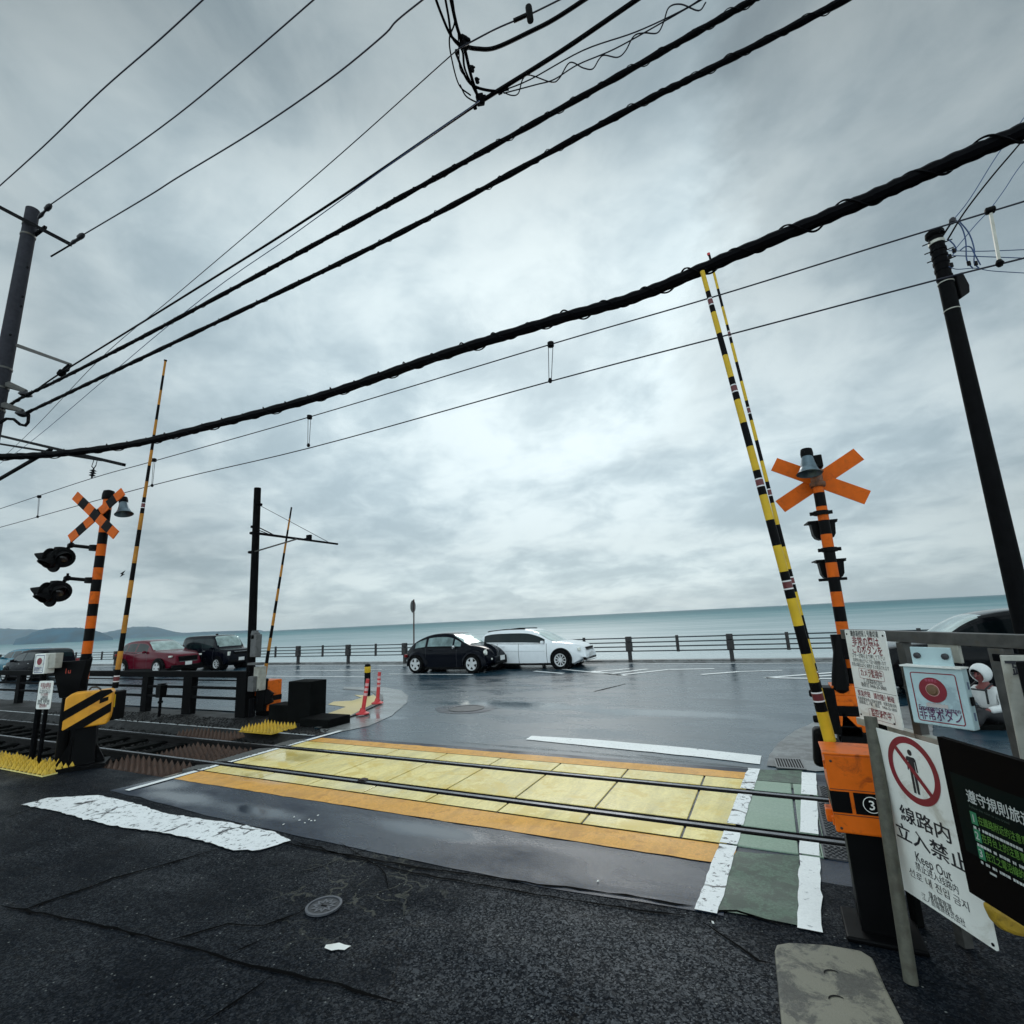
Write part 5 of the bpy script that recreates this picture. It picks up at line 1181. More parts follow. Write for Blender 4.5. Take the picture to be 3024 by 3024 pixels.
def btext(s, y, size, wd, m=RED, cxf=.5, bold=.0): return text(s, size, BLb+uB*(wb*cxf)+UPZ*(y*hb), uB, UPZ, m, t3, 'lettering', bold, 'CENTER', .002, width=wb*wd)
cb = (wb*.46, hb*.61); rb = hb*.215
MB().add([BLb+uB*(cb[0]+rb*math.cos(2*math.pi*i/40))+UPZ*(cb[1]+rb*math.sin(2*math.pi*i/40))+nB*.0025 for i in range(40)], [tuple(range(40))]).build('red_disc', RED, t3)
MB().lathe([(rb*.42, 0), (rb*.44, .004), (rb*.36, .006), (rb*.33, .012), (.001, .014)], BLb+uB*cb[0]+UPZ*cb[1]+nB*.0025, nB, 24).build('button', mat('button_brown', (.16, .09, .045), .5, var=.3), t3)
ring(BLb, uB, UPZ, cb, rb*.44, rb*.50, mat('pink_rim', (.6, .3, .28), .5), t3, 'button_rim', .004)
text('非常停止', .018, BLb+uB*cb[0]+UPZ*(cb[1]+rb*.66), uB, UPZ, mat('pink_ink', (.6, .12, .2), .5), t3, 'lettering', 0, 'CENTER', .004, width=rb*.85)
flat(BLb, uB, UPZ, [(wb*.30, hb*.315), (wb*.66, hb*.315), (wb*.66, hb*.375), (wb*.30, hb*.375)], mat('sticker_pale', (.55, .50, .48), .5), t3, 'sticker', .0025)
btext('非常停止', .325, 0.0252, .32, mat('faded_red', (.45, .2, .2), .5), .48)
btext('Emergency button', .255, 0.0378, .68, mat('purple_ink', (.10, .025, .09), .5), .50, .008); btext('非常ボタン', .105, 0.0731, .70, mat('purple_ink', (.10, .025, .09)), .50, .012)
for y, hh in ((.72, .12), (.22, .13)):
    MB().box(BLb+uB*(wb+.002)+UPZ*hb*y-nB*.028, (.004, .010, hb*hh), Rb).build('hinge', mat('blue_grey', (.10, .13, .20), .5), t3)
MB().box(BLb+uB*(wb+.006)+UPZ*hb*.47-nB*.028, (.010, .028, .045), Rb).build('latch', BLK, t3, bevel=.003)
# dark information board in front of the keep out notice
dD = 2.55
TLd, BLd = at(1752, 1390, dD), at(1845, 1682, dD); mx = (TLd*.5+BLd*.5); BLd = Vector((mx.x, mx.y, BLd.z)); BRd = g(1932, 1748, BLd.z)
uD = Vector((BRd.x-BLd.x, BRd.y-BLd.y, 0)).normalized(); hd = TLd.z-BLd.z; wd_ = 1.40; nD = uD.cross(UPZ).normalized()
KD = vplane(BLd, BRd)
t4 = thing('rules_board', BLd+uD*.5, 'dark information board with white heading and green numbered rules, right edge', 'notice board')
FRM = mat('board_frame', (.0035, .0025, .0025), .6, spec=.03); BRDG = mat('board_green_black', (.002, .006, .0055), .5, var=.3, spec=.05)
Rd = Matrix((uD, nD, UPZ)).transposed()
plate(BLd, uD, wd_, hd, FRM, t4, 'frame', .03, .004)
for z in (.12, hd*.55): MB().box(BLd+uD*.4+UPZ*z-nD*.09, (.05, .12, .05), Rd).build('bracket', DKST, t4)
P0 = KD(1803, 1490)-BLd; x0 = P0.dot(uD); 
yb = (KD(1850, 1610)-BLd).z
flat(BLd, uD, UPZ, [(x0-.01, yb-.02), (wd_-.05, yb-.02), (wd_-.05, (KD(1810, 1470)-BLd).z+.02), (x0-.01, (KD(1810, 1470)-BLd).z+.02)], BRDG, t4, 'panel', .002)
def pix2(px, py): q = KD(px, py)-BLd; return q.dot(uD), q.z
GRT = mat('green_text', (.10, .26, .03), .5); GRB = mat('green_number', (.02, .20, .09), .5); WTX = mat('white_text', (.50, .52, .50), .5); GTX = mat('dark_green_text', (.02, .05, .04), .5)
A_, B_ = pix2(1833.4, 1505), pix2(1915.8, 1535.7); pw = (B_[0]-A_[0])/4; zt = (A_[1]+B_[1])/2
text('遵守規則旅遊', .058, BLd+uD*(A_[0]-pw*.45)+UPZ*(zt-.021), uD, UPZ, WTX, t4, 'lettering', .012, lift=.004, width=pw*5.9)
text('Follow the rules as you travel', .016, BLd+uD*(A_[0]-pw*.4)+UPZ*(zt-.048), uD, UPZ, GTX, t4, 'lettering', 0, lift=.004)
a1_ = pix2(1838.4, 1543.6); e1_ = pix2(1851, 1547.5); f1_ = pix2(1923.7, 1576); pr = (f1_[0]-e1_[0])/7
for k, (py, s) in enumerate(((1543.6, '在鐵路附近的注意事項'), (1576, '在月台上的注意事項'), (1609, '在江之電沿線的拍攝'))):
    z = pix2(1838.4+6.5*k, py)[1]; a = a1_[0]
    flat(BLd, uD, UPZ, [(a-.015, z-.025), (a+.018, z-.025), (a+.018, z+.025), (a-.015, z+.025)], GRB, t4, 'number_field', .003)
    text(str(k+1), .043, BLd+uD*a+UPZ*(z-.015), uD, UPZ, WTX, t4, 'number', .01, 'CENTER', lift=.0045)
    text(s, .038, BLd+uD*(e1_[0]-pr*.45)+UPZ*(z-.013), uD, UPZ, GRT, t4, 'lettering', .004, lift=.004, width=pr*len(s)*.97)
    mb = MB(); xx = a-.01; random.seed(k*5); zz = z-.043; row = []
    while xx < wd_-.12:
        ww_ = random.uniform(.005, .016); row.append((xx, ww_)); xx += ww_+random.choice((.002, .002, .003, .012))
    for xx, ww_ in row: mb.poly([BLd+uD*p_+UPZ*q_+nD*.004 for p_, q_ in ((xx, zz), (xx+ww_, zz), (xx+ww_, zz+.011), (xx, zz+.011))])
    mb.build('small_print', WTX, t4)
MB().box(BLd+uD*.16+UPZ*.14+nD*.002, (.03, .002, .008), Rd).build('small_mark', WTX, t4)
# posts of the board, yellow and black block under it
MB().box((BLd.x+uD.x*.9-nD.x*.06, BLd.y+uD.y*.9-nD.y*.06, BLd.z*.5+hd*.4), (.05, .05, BLd.z+hd*.8), Rd).build('post', DKST, t4)
a = at(1868, 1708, 2.50); c = at(1932, 1760, 2.4)
t = thing('sandbag', (a.x+.1, a.y, 0), 'worn mustard yellow bag hanging below the dark board', 'bag')
mb = MB(); P = [at(x, y, 2.50) for x, y in ((1869, 1707), (1872, 1722), (1882, 1743), (1897, 1758), (1920, 1768), (1960, 1776), (1990, 1765), (1990, 1730), (1932, 1742))]
o_ = P[0]; uu_ = (at(1960, 1740, 2.50)-o_); uu_ = Vector((uu_.x, uu_.y, 0)).normalized()
o2 = mb.prism([((p_-o_).dot(uu_), (p_-o_).z) for p_ in P], o_, uu_, UPZ, .05).build('bag', mat('mustard_sheet', (.42, .26, .02), .6, var=.4, scale=9, bump=.5, bscale=14, stain=(.16, .09, .01), dirt=.8, sscale=9), t, bevel=.02)
MB().tube([P[0]+Vector((0, .05, .0)), P[0]+Vector((0.02, .09, .2))], .01).tube([P[6]+Vector((0, .05, 0)), P[6]+Vector((0.02, .09, .25))], .01).build('strap', DKST, t)
# pale marker post and dark framed sign cut by the frame edge
dM = 2.50
a = at(1893, 1236, dM); c = at(1930, 1420, dM)
t = thing('marker_post', (c.x, c.y, 0), 'pale flat marker post with black characters beside the fence post at the right edge', 'marker post')
b0 = c+(c-a)*((c.z)/(a.z-c.z))
uM = dirw((.80, -.6, 0)).normalized()
mb = MB(); ww = .095
axm = (a-b0).normalized(); Rm = Matrix((uM, axm.cross(uM), axm)).transposed()
MB().box((a+b0)/2+uM*.035, (ww, .03, (a-b0).length), Rm).build('slat', STEELL, t, bevel=.004)
text('踏', .063, a+uM*.008-axm*.085+dirw((-.3, -1, 0))*.02, uM, axm, INK, t, 'lettering', .02, lift=.012)
MB().box(a+uM*.035-axm*.03+dirw((-.3, -1, 0))*.016, (ww*.9, .012, .012), Rm).build('dark_stripe', INK, t)
a = at(1915, 1246, 2.35); c = at(1932, 1300, 2.35)
t = thing('framed_sign', (a.x+.1, a.y, 0), 'dark framed sign with a pale face cut off by the right edge', 'sign')
zt_, zb_ = at(1915, 1248, 2.35).z, at(1930, 1300, 2.35).z
MB().box((a.x+uM.x*.2, a.y+uM.y*.2, (zt_+zb_)/2-.10), (.40, .02, zt_-zb_+.2), Matrix((uM, UPZ.cross(uM), UPZ)).transposed()).build('frame', BLK, t, bevel=.004)
MB().box((a.x+uM.x*.2, a.y+uM.y*.2, (zt_+zb_)/2-.10)+dirw((0, 0, 0)) if False else Vector((a.x+uM.x*.22, a.y+uM.y*.22, (zt_+zb_)/2-.12))+dirw((-.6, -.8, 0))*.014, (.32, .004, .10), Matrix((uM, UPZ.cross(uM), UPZ)).transposed()).build('face', SIGNW, t)
MB().cyl((a.x+uM.x*.2, a.y+uM.y*.2, 0), (a.x+uM.x*.2, a.y+uM.y*.2, zb_-.15), .025).build('post', DKST, t)

# ------------------------------------------------------------------ left emergency button and its notice
dl = 8.9
a = at(63, 1263, dl); c = at(59, 1320, dl); r_ = at(96, 1263, dl)
uL = (at(92, 1262, dl-.1)-at(64, 1264, dl)); uL = Vector((uL.x, uL.y, 0)).normalized(); nL = uL.cross(UPZ).normalized(); Rl = Matrix((uL, nL, UPZ)).transposed()
t = thing('emergency_button_box', at(75, 1330, dl), 'small white emergency button box with red disc above the left railing', 'button box')
o_ = at(62, 1320, dl); o_.z = at(62, 1320, dl).z; wl_, hl_ = .27, .52
o_ = at(61, 1272, dl)
hl_ = at(64, 1234, dl).z-o_.z; wl_ = hl_*.82
MB().box(o_+uL*wl_/2+UPZ*hl_/2-nL*.08, (wl_, .16, hl_), Rl).build('case', SIGNW, t, bevel=.01)
MB().box(o_+uL*(wl_+.09)+UPZ*hl_*.62-nL*.10, (.16, .12, hl_*.75), Rl).build('side_case', STEELL, t, bevel=.01)
outline(o_, uL, wl_*.1, hl_*.06, wl_*.9, hl_*.93, .01, mat('blue_ink', (.08, .09, .22), .5), t, .02)
k = 24; MB().poly([o_+uL*(wl_*.5+.09*math.cos(6.2832*i/k)*hl_/.5)+UPZ*(hl_*.62+.09*math.sin(6.2832*i/k)*hl_/.5)+nL*.003 for i in range(k)]).build('red_disc', RED, t)
text('Emergency button', .03, o_+uL*wl_*.5+UPZ*hl_*.30, uL, UPZ, mat('blue_ink', (.08, .09, .22)), t, 'lettering', 0, 'CENTER', .003, width=wl_*.66)
text('非常ボタン', .08, o_+uL*wl_*.5+UPZ*hl_*.14, uL, UPZ, mat('blue_ink', (.08, .09, .22)), t, 'lettering', .01, 'CENTER', .003, width=wl_*.70)
q = o_+uL*wl_*.4-nL*.1
MB().cyl((q.x, q.y, 0), (q.x, q.y, o_.z), .045).build('stand', DKST, t)
t = thing('emergency_notice', at(88, 1345, dl-.1), 'small white notice with rows of writing hanging below the left button box', 'notice')
o_ = at(67, 1338, dl-.12); hn = at(71, 1285, dl-.12).z-o_.z; wn_ = (at(105, 1337, dl-.12)-o_).dot(uL)*1.05
plate(o_, uL, wn_, hn, SIGNW, t, rad=.03)
for s, y, wd, m_, sz in (('非常の際は', .80, .72, RED, .07), ('このボタンを', .70, .72, RED, .07), ('ブザーが鳴るまで押して下さい', .62, .78, INK, .035), ('非常停止後ただちに連絡願います', .56, .78, INK, .03), ('カメラ監視中', .47, .5, RED, .05), ('江ノ島電鉄株式会社', .39, .5, INK, .04), ('0466-25-3800', .33, .5, INK, .04), ('緊急按鈕　請勿隨便触碰', .24, .8, INK, .05), ('請聯絡江ノ電　電話', .17, .82, INK, .03), ('监控录像中', .07, .5, RED, .06)):
    text(s, sz, o_+uL*wn_*.5+UPZ*hn*y, uL, UPZ, m_, t, 'lettering', .01, 'CENTER', .003, width=wn_*wd)
q = o_+uL*wn_*.5-nL*.05
MB().cyl((q.x, q.y, 0), (q.x, q.y, o_.z+hn*.95), .03).build('stand', DKST, t)

# ------------------------------------------------------------------ bollards, covers, grates
def red_post(base, top, label):
    t = thing('delineator_post', base, label, 'delineator', 'red delineator posts on the kerb')
    ax = (top-base).normalized(); L = (top-base).length; pts = [base+ax*.10]; mi = []
    for a, q in ((.52, 0), (.60, 1), (.66, 0), (.74, 1), (.80, 0), (.88, 1), (1.0, 0)): pts.append(base+ax*(L*a)); mi.append(q)
    seg_tube(pts, mi, .045, .040, 'post', [PINK, mat('reflect_pink', (.75, .42, .42), .4)], t, 12)
    MB().lathe([(.15, 0), (.15, .02), (.08, .05), (.055, .11), (.05, .13)], base, (0, 0, 1), 18).build('foot', PINK, t)
b1 = g(684, 1347, .036); red_post(b1, at(694, 1281, (b1-Vector((CAMX, CAMY, 0))).dot(dirw((0, 1, 0)))), 'leaning red delineator post, the left one, nearer to the track')
b1 = g(712, 1327, .036); red_post(b1, at(716, 1268, (b1-Vector((CAMX, CAMY, 0))).dot(dirw((0, 1, 0)))), 'upright red delineator post, the right one on the curve of the kerb')
b1 = g(693, 1313, .036); dd = (b1-Vector((CAMX, CAMY, 0))).dot(dirw((0, 1, 0))); tp = at(692, 1252, dd)
t = thing('bollard', b1, 'black bollard with a yellow reflective band behind the red posts', 'bollard')
Lb = (tp-b1).length; MB().lathe([(.085, 0), (.085, Lb*.93), (.07, Lb*.98), (.01, Lb)], b1, (0, 0, 1), 18).build('shaft', BLK, t)
MB().lathe([(.0855, 0), (.088, .005), (.088, .16), (.0855, .165)], b1+Vector((0, 0, Lb*.72)), (0, 0, 1), 18).build('yellow_band', YEL, t)
c = g(611, 1712)
t = thing('valve_cover', c, 'small round cast iron valve cover in cracked asphalt, foreground', 'valve cover')
IRON = mat('cast_iron', (.026, .028, .034), .5, .2, var=.5, scale=20); IRONL = mat('worn_iron', (.10, .105, .12), .5, .2, var=.3, scale=20)
MB().lathe([(.110, 0), (.110, .007), (.001, .0072)], c+Vector((0, 0, .004)), (0, 0, 1), 40).build('lid', IRON, t); MB().lathe([(.111, 0), (.128, 0), (.128, .012), (.111, .013), (.111, 0)], c+Vector((0, 0, .004)), (0, 0, 1), 40).build('rim', IRONL, t)
PAT = MB(); PV = []; PF = []
for k in range(20):
    a = 2*math.pi*k/20; r_ = .094 if k % 2 else .058
    PV += [c+Vector((r_*math.cos(a), r_*math.sin(a), .0135)), c+Vector(((r_-.026)*math.cos(a), (r_-.026)*math.sin(a), .0135))]
PAT.add(PV, [(2*k, 2*((k+1) % 20), 2*((k+1) % 20)+1, 2*k+1) for k in range(20)]).build('relief', IRONL, t)
MB().box(c+Vector((0, 0, .0125)), (.045, .012, .004), rotz(.1)).build('key_slot', BLK, t)
c = g(880, 1337)
t = thing('manhole_cover', c, 'dark round manhole cover in the wet road beyond the track', 'manhole cover')
MB().lathe([(.42, 0), (.42, .010), (.36, .012), (.355, .006), (.01, .007)], c+Vector((0, 0, .002)), (0, 0, 1), 36).build('lid', mat('dark_iron', (.018, .02, .024), .4, .3, var=.5, scale=12), t)
sheet('asphalt_collar', [(c.x+.75*math.cos(a*.35)*random.uniform(.9, 1.1), c.y+.62*math.sin(a*.35)) for a in range(18)], .0035, WETA, 4, .01)
c0 = g(1466, 1446, .014); c1 = g(1518, 1451, .014)
t = thing('drain_grate', (c0+c1)/2, 'steel drain grate with dark slots in the pale pavement corner', 'drain grate')
P = [g(x, y, .016) for x, y in ((1467, 1449), (1520, 1452), (1516, 1430), (1470, 1431))]
uG = (P[1]-P[0]).normalized(); vG = Vector((-uG.y, uG.x, 0)); LG = (P[1]-P[0]).length; WG = (P[3]-P[0]).dot(vG)
MB().poly([P[0]+uG*a+vG*b_-Vector((0, 0, .001)) for a, b_ in ((0, 0), (LG, 0), (LG, WG), (0, WG))]).build('pit', BLK, t)
mb = MB(); Rg = Matrix((uG, vG, UPZ)).transposed()
for k in range(11):
    mb.box(P[0]+uG*(LG*k/10)+vG*WG/2+Vector((0, 0, .004)), (LG*.035 if k not in (0, 10) else LG*.06, WG, .010), Rg)
mb.box(P[0]+uG*LG/2+vG*.01+Vector((0, 0, .0045)), (LG*1.05, .03, .0112), Rg).box(P[0]+uG*LG/2+vG*(WG-.01)+Vector((0, 0, .0045)), (LG*1.05, .03, .0112), Rg)
mb.build('bars', mat('grate_steel', (.20, .20, .20), .45, .4), t)
# concrete cover, bottom right
pc_ = gp((1462, 1800), (1466, 1789), (1490, 1785), (1560, 1789), (1625, 1800), (1648, 1815), (1672, 1870), (1705, 1935), (1760, 2080), (1490, 2080), (1470, 1890))
mb = MB(); cxy = [Vector((p_[0], p_[1], .022)) for p_ in pc_]
k = len(cxy); low = [Vector((p_.x, p_.y, -.02)) for p_ in cxy]
mb.add(cxy+low, [tuple(range(k-1, -1, -1))]+[(i, (i+1) % k, k+(i+1) % k, k+i) for i in range(k)])
t = thing('concrete_cover', (cxy[0].x, cxy[0].y, 0), 'mottled grey concrete slab cover in the asphalt at the bottom right', 'slab cover')
o2 = mb.build('slab', SLABW, t, bevel=.012)
for (x, y) in ((1572, 1840), (1582, 1890)):
    c = g(x, y, .023); mb = MB(); n_ = 9; vs = []
    for i in range(n_):
        a = math.pi*(.15+.7*i/(n_-1)); dv = dirw((math.cos(a), math.sin(a)*.8, 0))
        vs += [c+dv*.042, c+dv*(.042+.014*math.sin(math.pi*i/(n_-1))+.002)]
    mb.add([(*q_[:2], .0245) for q_ in vs], [(2*i, 2*i+1, 2*i+3, 2*i+2) for i in range(n_-1)]).build('handle_slot', BLK, t)
# scatter of white petals on the wet asphalt
for (x, y) in ((555, 1541), (565, 1547), (583, 1546), (587, 1548), (594, 1548), (575, 1552), (600, 1538), (535, 1555), (1128, 1662), (1345, 1740)):
    c = g(x, y, .012); a = random.uniform(0, 3); s_ = .012
    tag(MB().add([c+rotz(a) @ Vector(v) for v in ((-s_, 0, 0), (0, -s_*.6, .002), (s_, 0, .004), (0, s_*.6, .002), (-s_, 0, -.004), (0, -s_*.6, -.004), (s_, 0, -.004), (0, s_*.6, -.004))], [(0, 1, 2, 3), (7, 6, 5, 4), (0, 4, 5, 1), (1, 5, 6, 2), (2, 6, 7, 3), (3, 7, 4, 0)]).build('petal', WHT), 'tiny white fleck lying on the wet asphalt before the orange band', 'petal', 'white flecks on the asphalt')
c = g(683, 1473, .016)
t = tag(MB().add([c+rotz(.5) @ Vector(v)*1.0 for v in ((-.07, 0, 0), (-.03, -.03, .02), (.02, -.04, .025), (.06, -.02, .01), (.08, .03, .015), (.03, .02, .03), (-.02, .03, .02), (0, 0, .035), (0, -.01, -.004))], [(0, 1, 7), (1, 2, 7), (2, 3, 7), (3, 4, 7), (4, 5, 7), (5, 6, 7), (6, 0, 7), (1, 0, 8), (2, 1, 8), (3, 2, 8), (4, 3, 8), (5, 4, 8), (6, 5, 8), (0, 6, 8)]).build('dead_leaf', mat('leaf_brown', (.05, .035, .035), .7)), 'small dead brown leaf on the yellow deck edge', 'leaf')
# ------------------------------------------------------------------ cars
def interp(pts, x):
    if x <= pts[0][0]: return pts[0][1]
    for (x0, y0), (x1, y1) in zip(pts[:-1], pts[1:]):
        if x <= x1:
            s = (x-x0)/(x1-x0); return y0+(y1-y0)*s
    return pts[-1][1]
def curve(pts, n=10):                                   # smooth outline through points
    r = smooth_path([(p[0], p[1]) for p in pts], n); return [(float(a), float(b)) for a, b in r]
def build_car(name, label, cat, loc, heading, spec, paint, scale=1.06, group='cars on the coast road'):
    """local x forward, y left; the outline is lofted, then cut into body, windows and windscreens"""
    L, Wd, H = spec['L'], spec['W'], spec['H']
    top = curve(spec['top']); belt = spec['belt']; zs = spec.get('sill', .20)
    rise = spec.get('under', [(0, .32), (.35, .0), (L-.45, .0), (L, .22)])
    t = thing(name, (loc[0], loc[1], 0), label, cat, group)
    R = Matrix.Translation((loc[0], loc[1], 0)) @ Matrix.Rotation(heading, 4, 'Z') @ Matrix.Scale(scale, 4) @ Matrix.Translation((-L/2, 0, 0))
    xs = sorted(set([round(L*i/64, 4) for i in range(65)]+[round(x, 4) for x in spec.get('cuts', [])]))
    NB = 14; rows = []
    ex = spec.get('round', 3.2)
    for x in xs:
        u = abs(2*x/L-1); pl = (1-u**ex*spec.get('nose', .30)) if u < 1 else (1-spec.get('nose', .30))
        w = Wd/2*pl; zt = interp(top, x); zb = min(interp(belt, x), zt-.02); z0 = zs+interp(rise, x)
        z0 = min(z0, zb-.10)
        tt = max(0.0, min(1.0, (zt-zb-.03)/(H-interp(belt, L*.45)-.03)))
        wr = w*(.965-spec.get('tumble', .20)*tt); zc = zt-(.025+.05*tt)
        wsh = w*.965+(wr-w*.965)*.86; zsh = zb+(zc-zb)*.86
        pt = [(0, z0), (w*.80, z0), (w*.955, z0+.05), (w*1.0, z0+(zb-z0)*.45), (w*.995, z0+(zb-z0)*.75), (w*.965, zb),
              (w*.965+(wr-w*.965)*.10, zb+(zc-zb)*.10), (w*.965+(wr-w*.965)*.45, zb+(zc-zb)*.47), (wsh, zsh), (wr, zc), (wr*.93, zt-.012-.015*tt), (wr*.84, zt-.004), (wr*.45, zt+.008*tt), (0, zt+.012*tt)]
        rows.append([(x, a, z) for a, z in pt])
    nb = len(rows[0]); verts = []
    for r in rows:
        for (x, y, z) in r: verts.append((x, y, z))
        for (x, y, z) in r: verts.append((x, -y, z))
    def vid(i, j, s): return i*2*nb+(nb if s else 0)+j
    groups = {}
    sw = spec['side']; wsx = spec['screen']; rwx = spec['rear']
    def cls(i, j):
        xm = (xs[i]+xs[i+1])/2
        if j in (6, 7):
            for k, (a, c) in enumerate(sw):
                if a <= xm <= c and (rows[i][9][2]-rows[i][5][2] > .10 or rows[i+1][9][2]-rows[i+1][5][2] > .10): return ('window', k)
        if j in (11, 12):
            if wsx[0] <= xm <= wsx[1]: return ('windscreen', 0)
            if rwx and rwx[0] <= xm <= rwx[1]: return ('rear_window', 0)
        if j == 10 and wsx[0]+.06 <= xm <= wsx[1]-.06: return ('windscreen', 0)
        return ('body', 0)
    for i in range(len(xs)-1):
        for j in range(nb-1):
            for s in (0, 1):
                a, b_, c, d_ = vid(i, j, s), vid(i+1, j, s), vid(i+1, j+1, s), vid(i, j+1, s)
                k = cls(i, j); key = (k[0], k[1], s if k[0] == 'window' else 0)
                groups.setdefault(key, []).append((a, b_, c, d_) if not s else (d_, c, b_, a))
    body = groups[('body', 0, 0)]
    for i, rev in ((0, False), (len(xs)-1, True)):
        lp = [vid(i, j, 0) for j in range(nb)]+[vid(i, j, 1) for j in range(nb-1, -1, -1)]
        body.append(tuple(lp if rev else lp[::-1]))
    mats_ = {'body': paint, 'window': spec.get('glass', GLASS), 'windscreen': SCREEN, 'rear_window': GLASS}
    for key, fs in groups.items():
        used = sorted({v for f in fs for v in f}); mp = {v: k for k, v in enumerate(used)}
        mb = MB(); mb.add([R @ Vector(verts[v]) for v in used], [tuple(mp[v] for v in f) for f in fs], 0, True)
        mb.build(key[0], mats_[key[0]], t)
    sc = scale
    def at_row(x):
        i = min(range(len(xs)), key=lambda k: abs(xs[k]-x)); return rows[i]
    for gx in spec.get('gaps', []):                         # door shut lines
        r = at_row(gx)
        for s in (1, -1):
            mb = MB(); vs = []
            for j in (2, 3, 4, 5): vs += [R @ Vector((r[j][0]-.008, s*(r[j][1]+.003), r[j][2])), R @ Vector((r[j][0]+.008, s*(r[j][1]+.003), r[j][2]))]
            mb.add(vs, [(2*k, 2*k+1, 2*k+3, 2*k+2) for k in range(3)]).build('shut_line', INK, t)
    if spec.get('trim'):
        x0, x1 = spec['trim']; use = [k for k in range(len(xs)) if x0 <= xs[k] <= x1]
        for s in (1, -1):
            vs = []
            for k in use:
                q = rows[k][5]; vs += [R @ Vector((q[0], s*(q[1]+.005), q[2]-.012)), R @ Vector((q[0], s*(q[1]+.005), q[2]+.014))]
            MB().add(vs, [(2*k, 2*k+1, 2*k+3, 2*k+2) for k in range(len(use)-1)]).build('window_trim', spec.get('trim_m', CHROME), t)
            if spec.get('crease'):
                vs = []
                for k in use:
                    q, q2 = rows[k][4], rows[k][3]; f = .35
                    y = q[1]+(q2[1]-q[1])*f; z = q[2]+(q2[2]-q[2])*f; vs += [R @ Vector((q[0], s*(y+.004), z-.006)), R @ Vector((q[0], s*(y+.004), z+.006))]
                MB().add(vs, [(2*k, 2*k+1, 2*k+3, 2*k+2) for k in range(len(use)-1)]).build('crease_line', spec['crease'], t)
    def bx(c, s, m, nm, bev=.01, Rr=None, parent=None): 
        q = MB(); Rm = R.to_3x3().normalized(); q.box(R @ Vector(c), tuple(v*sc for v in s), Rm @ (Rr or Matrix.Identity(3))); return q.build(nm, m, parent or t, bevel=bev*sc)
    WO = .07 if spec.get('fender') else .03
    wr_ = spec['wr']; ay = R.to_3x3().normalized() @ Vector((0, 1, 0))
    for wx in spec['wheels']:
        for s in (1, -1):
            c = R @ Vector((wx, s*(Wd/2-.11), wr_)); ax = ay*s
            arch = MB().lathe([((wr_+.075)*sc, -.30*sc), ((wr_+.075)*sc, (.104 if not spec.get('fender') else .03)*sc), (.02, (.105 if not spec.get('fender') else .032)*sc)], c+Vector((0, 0, .02)), ax, 28)
            arch.build('wheel_arch', BLK, t)
            if spec.get('fender'):
                F = MB(); n1, n2 = 18, 8; vs = []; fs = []
                for i in range(n1+1):
                    th = math.pi*(-.06+1.12*i/n1)
                    for k in range(n2+1):
                        ph = math.pi*(k/n2); rr = (wr_+.035)+.13*math.sin(ph)
                        vs.append(R @ Vector((wx+rr*math.cos(th)*1.06, s*(Wd/2-.16+.20*(-math.cos(ph))*.98), wr_+rr*math.sin(th))))
                for i in range(n1):
                    for k in range(n2): a = i*(n2+1)+k; fs.append((a, a+1, a+n2+2, a+n2+1) if s > 0 else (a+n2+1, a+n2+2, a+1, a))
                F.add(vs, fs, 0, True).build('fender', paint, t)
            wh = MB().lathe([(wr_*.66*sc, -.10*sc), (wr_*.97*sc, -.10*sc), (wr_*sc, -.06*sc), (wr_*sc, .08*sc), (wr_*.95*sc, .112*sc), (wr_*.70*sc, .115*sc), (wr_*.66*sc, .08*sc), (wr_*.64*sc, -.02*sc), (.01, -.025*sc)], c+ax*WO*sc, ax, 30).build('wheel', RUBBER, t)
            rim = MB(); n_ = spec.get('spokes', 5); Rm = R.to_3x3().normalized()
            rim.lathe([(wr_*.60*sc, .07*sc), (wr_*.69*sc, .118*sc), (wr_*.66*sc, .118*sc), (wr_*.58*sc, .08*sc)], c+ax*WO*sc, ax, 26, 0, False)
            rim.lathe([(wr_*.20*sc, .04*sc), (wr_*.16*sc, .105*sc), (.005, .11*sc)], c+ax*WO*sc, ax, 14)
            for k in range(n_):
                a = 2*math.pi*k/n_+.3; d_ = Rm @ Vector((math.cos(a), 0, math.sin(a))); e = d_.cross(ay)
                rim.box(c+ax*(WO+.092)*sc+d_*wr_*.40*sc, (wr_*.56*sc, wr_*(.30 if n_ <= 5 else .10)*sc, .03*sc), Matrix((d_, e, ay)).transposed())
            rim.build('rim', RIM, wh)
    for s in (1, -1) if spec.get('rails') else ():
        MB().tube([R @ Vector((x, s*.60, interp(top, x)+.02)) for x in (.55, .65, 1.4, 2.1, 2.2)], .018*sc, 6).build('roof_rail', DKST, t)
    for s in (1, -1):
        for (x, y, z, sx_, sy_, sz_, kind) in spec['lights']:
            if kind == 'round':
                ax = R.to_3x3().normalized() @ Vector((.86, .18*s, .28)); MB().lathe([(sz_*sc, -.04*sc), (sz_*sc, .0), (sz_*.8*sc, .035*sc), (.004, .055*sc)], R @ Vector((x, s*y, z)), ax, 20).build('headlight', LAMPG, t)
            else: bx((x, s*y, z), (sx_, sy_, sz_), LAMPG if kind == 'lamp' else (LAMPR if kind == 'tail' else CHROME), 'headlight' if kind == 'lamp' else ('tail_light' if kind == 'tail' else 'trim'), .02, rotz(-.45*s) if x > L/2 else rotz(.3*s))
        x, y, z = spec['mirror']; bx((x, s*(y+.09), z), (.10, .17, .12), paint if not spec.get('chrome_mirror') else CHROME, 'mirror', .035)
        if spec.get('handles'):
            for hx in spec['handles']: bx((hx, s*(Wd/2*.985), interp(belt, hx)-.10), (.16, .03, .025), spec.get('hm', CHROME), 'door_handle', .008)
    for (c, s, m, nm) in spec['boxes']: bx(c, s, m, nm, .02)
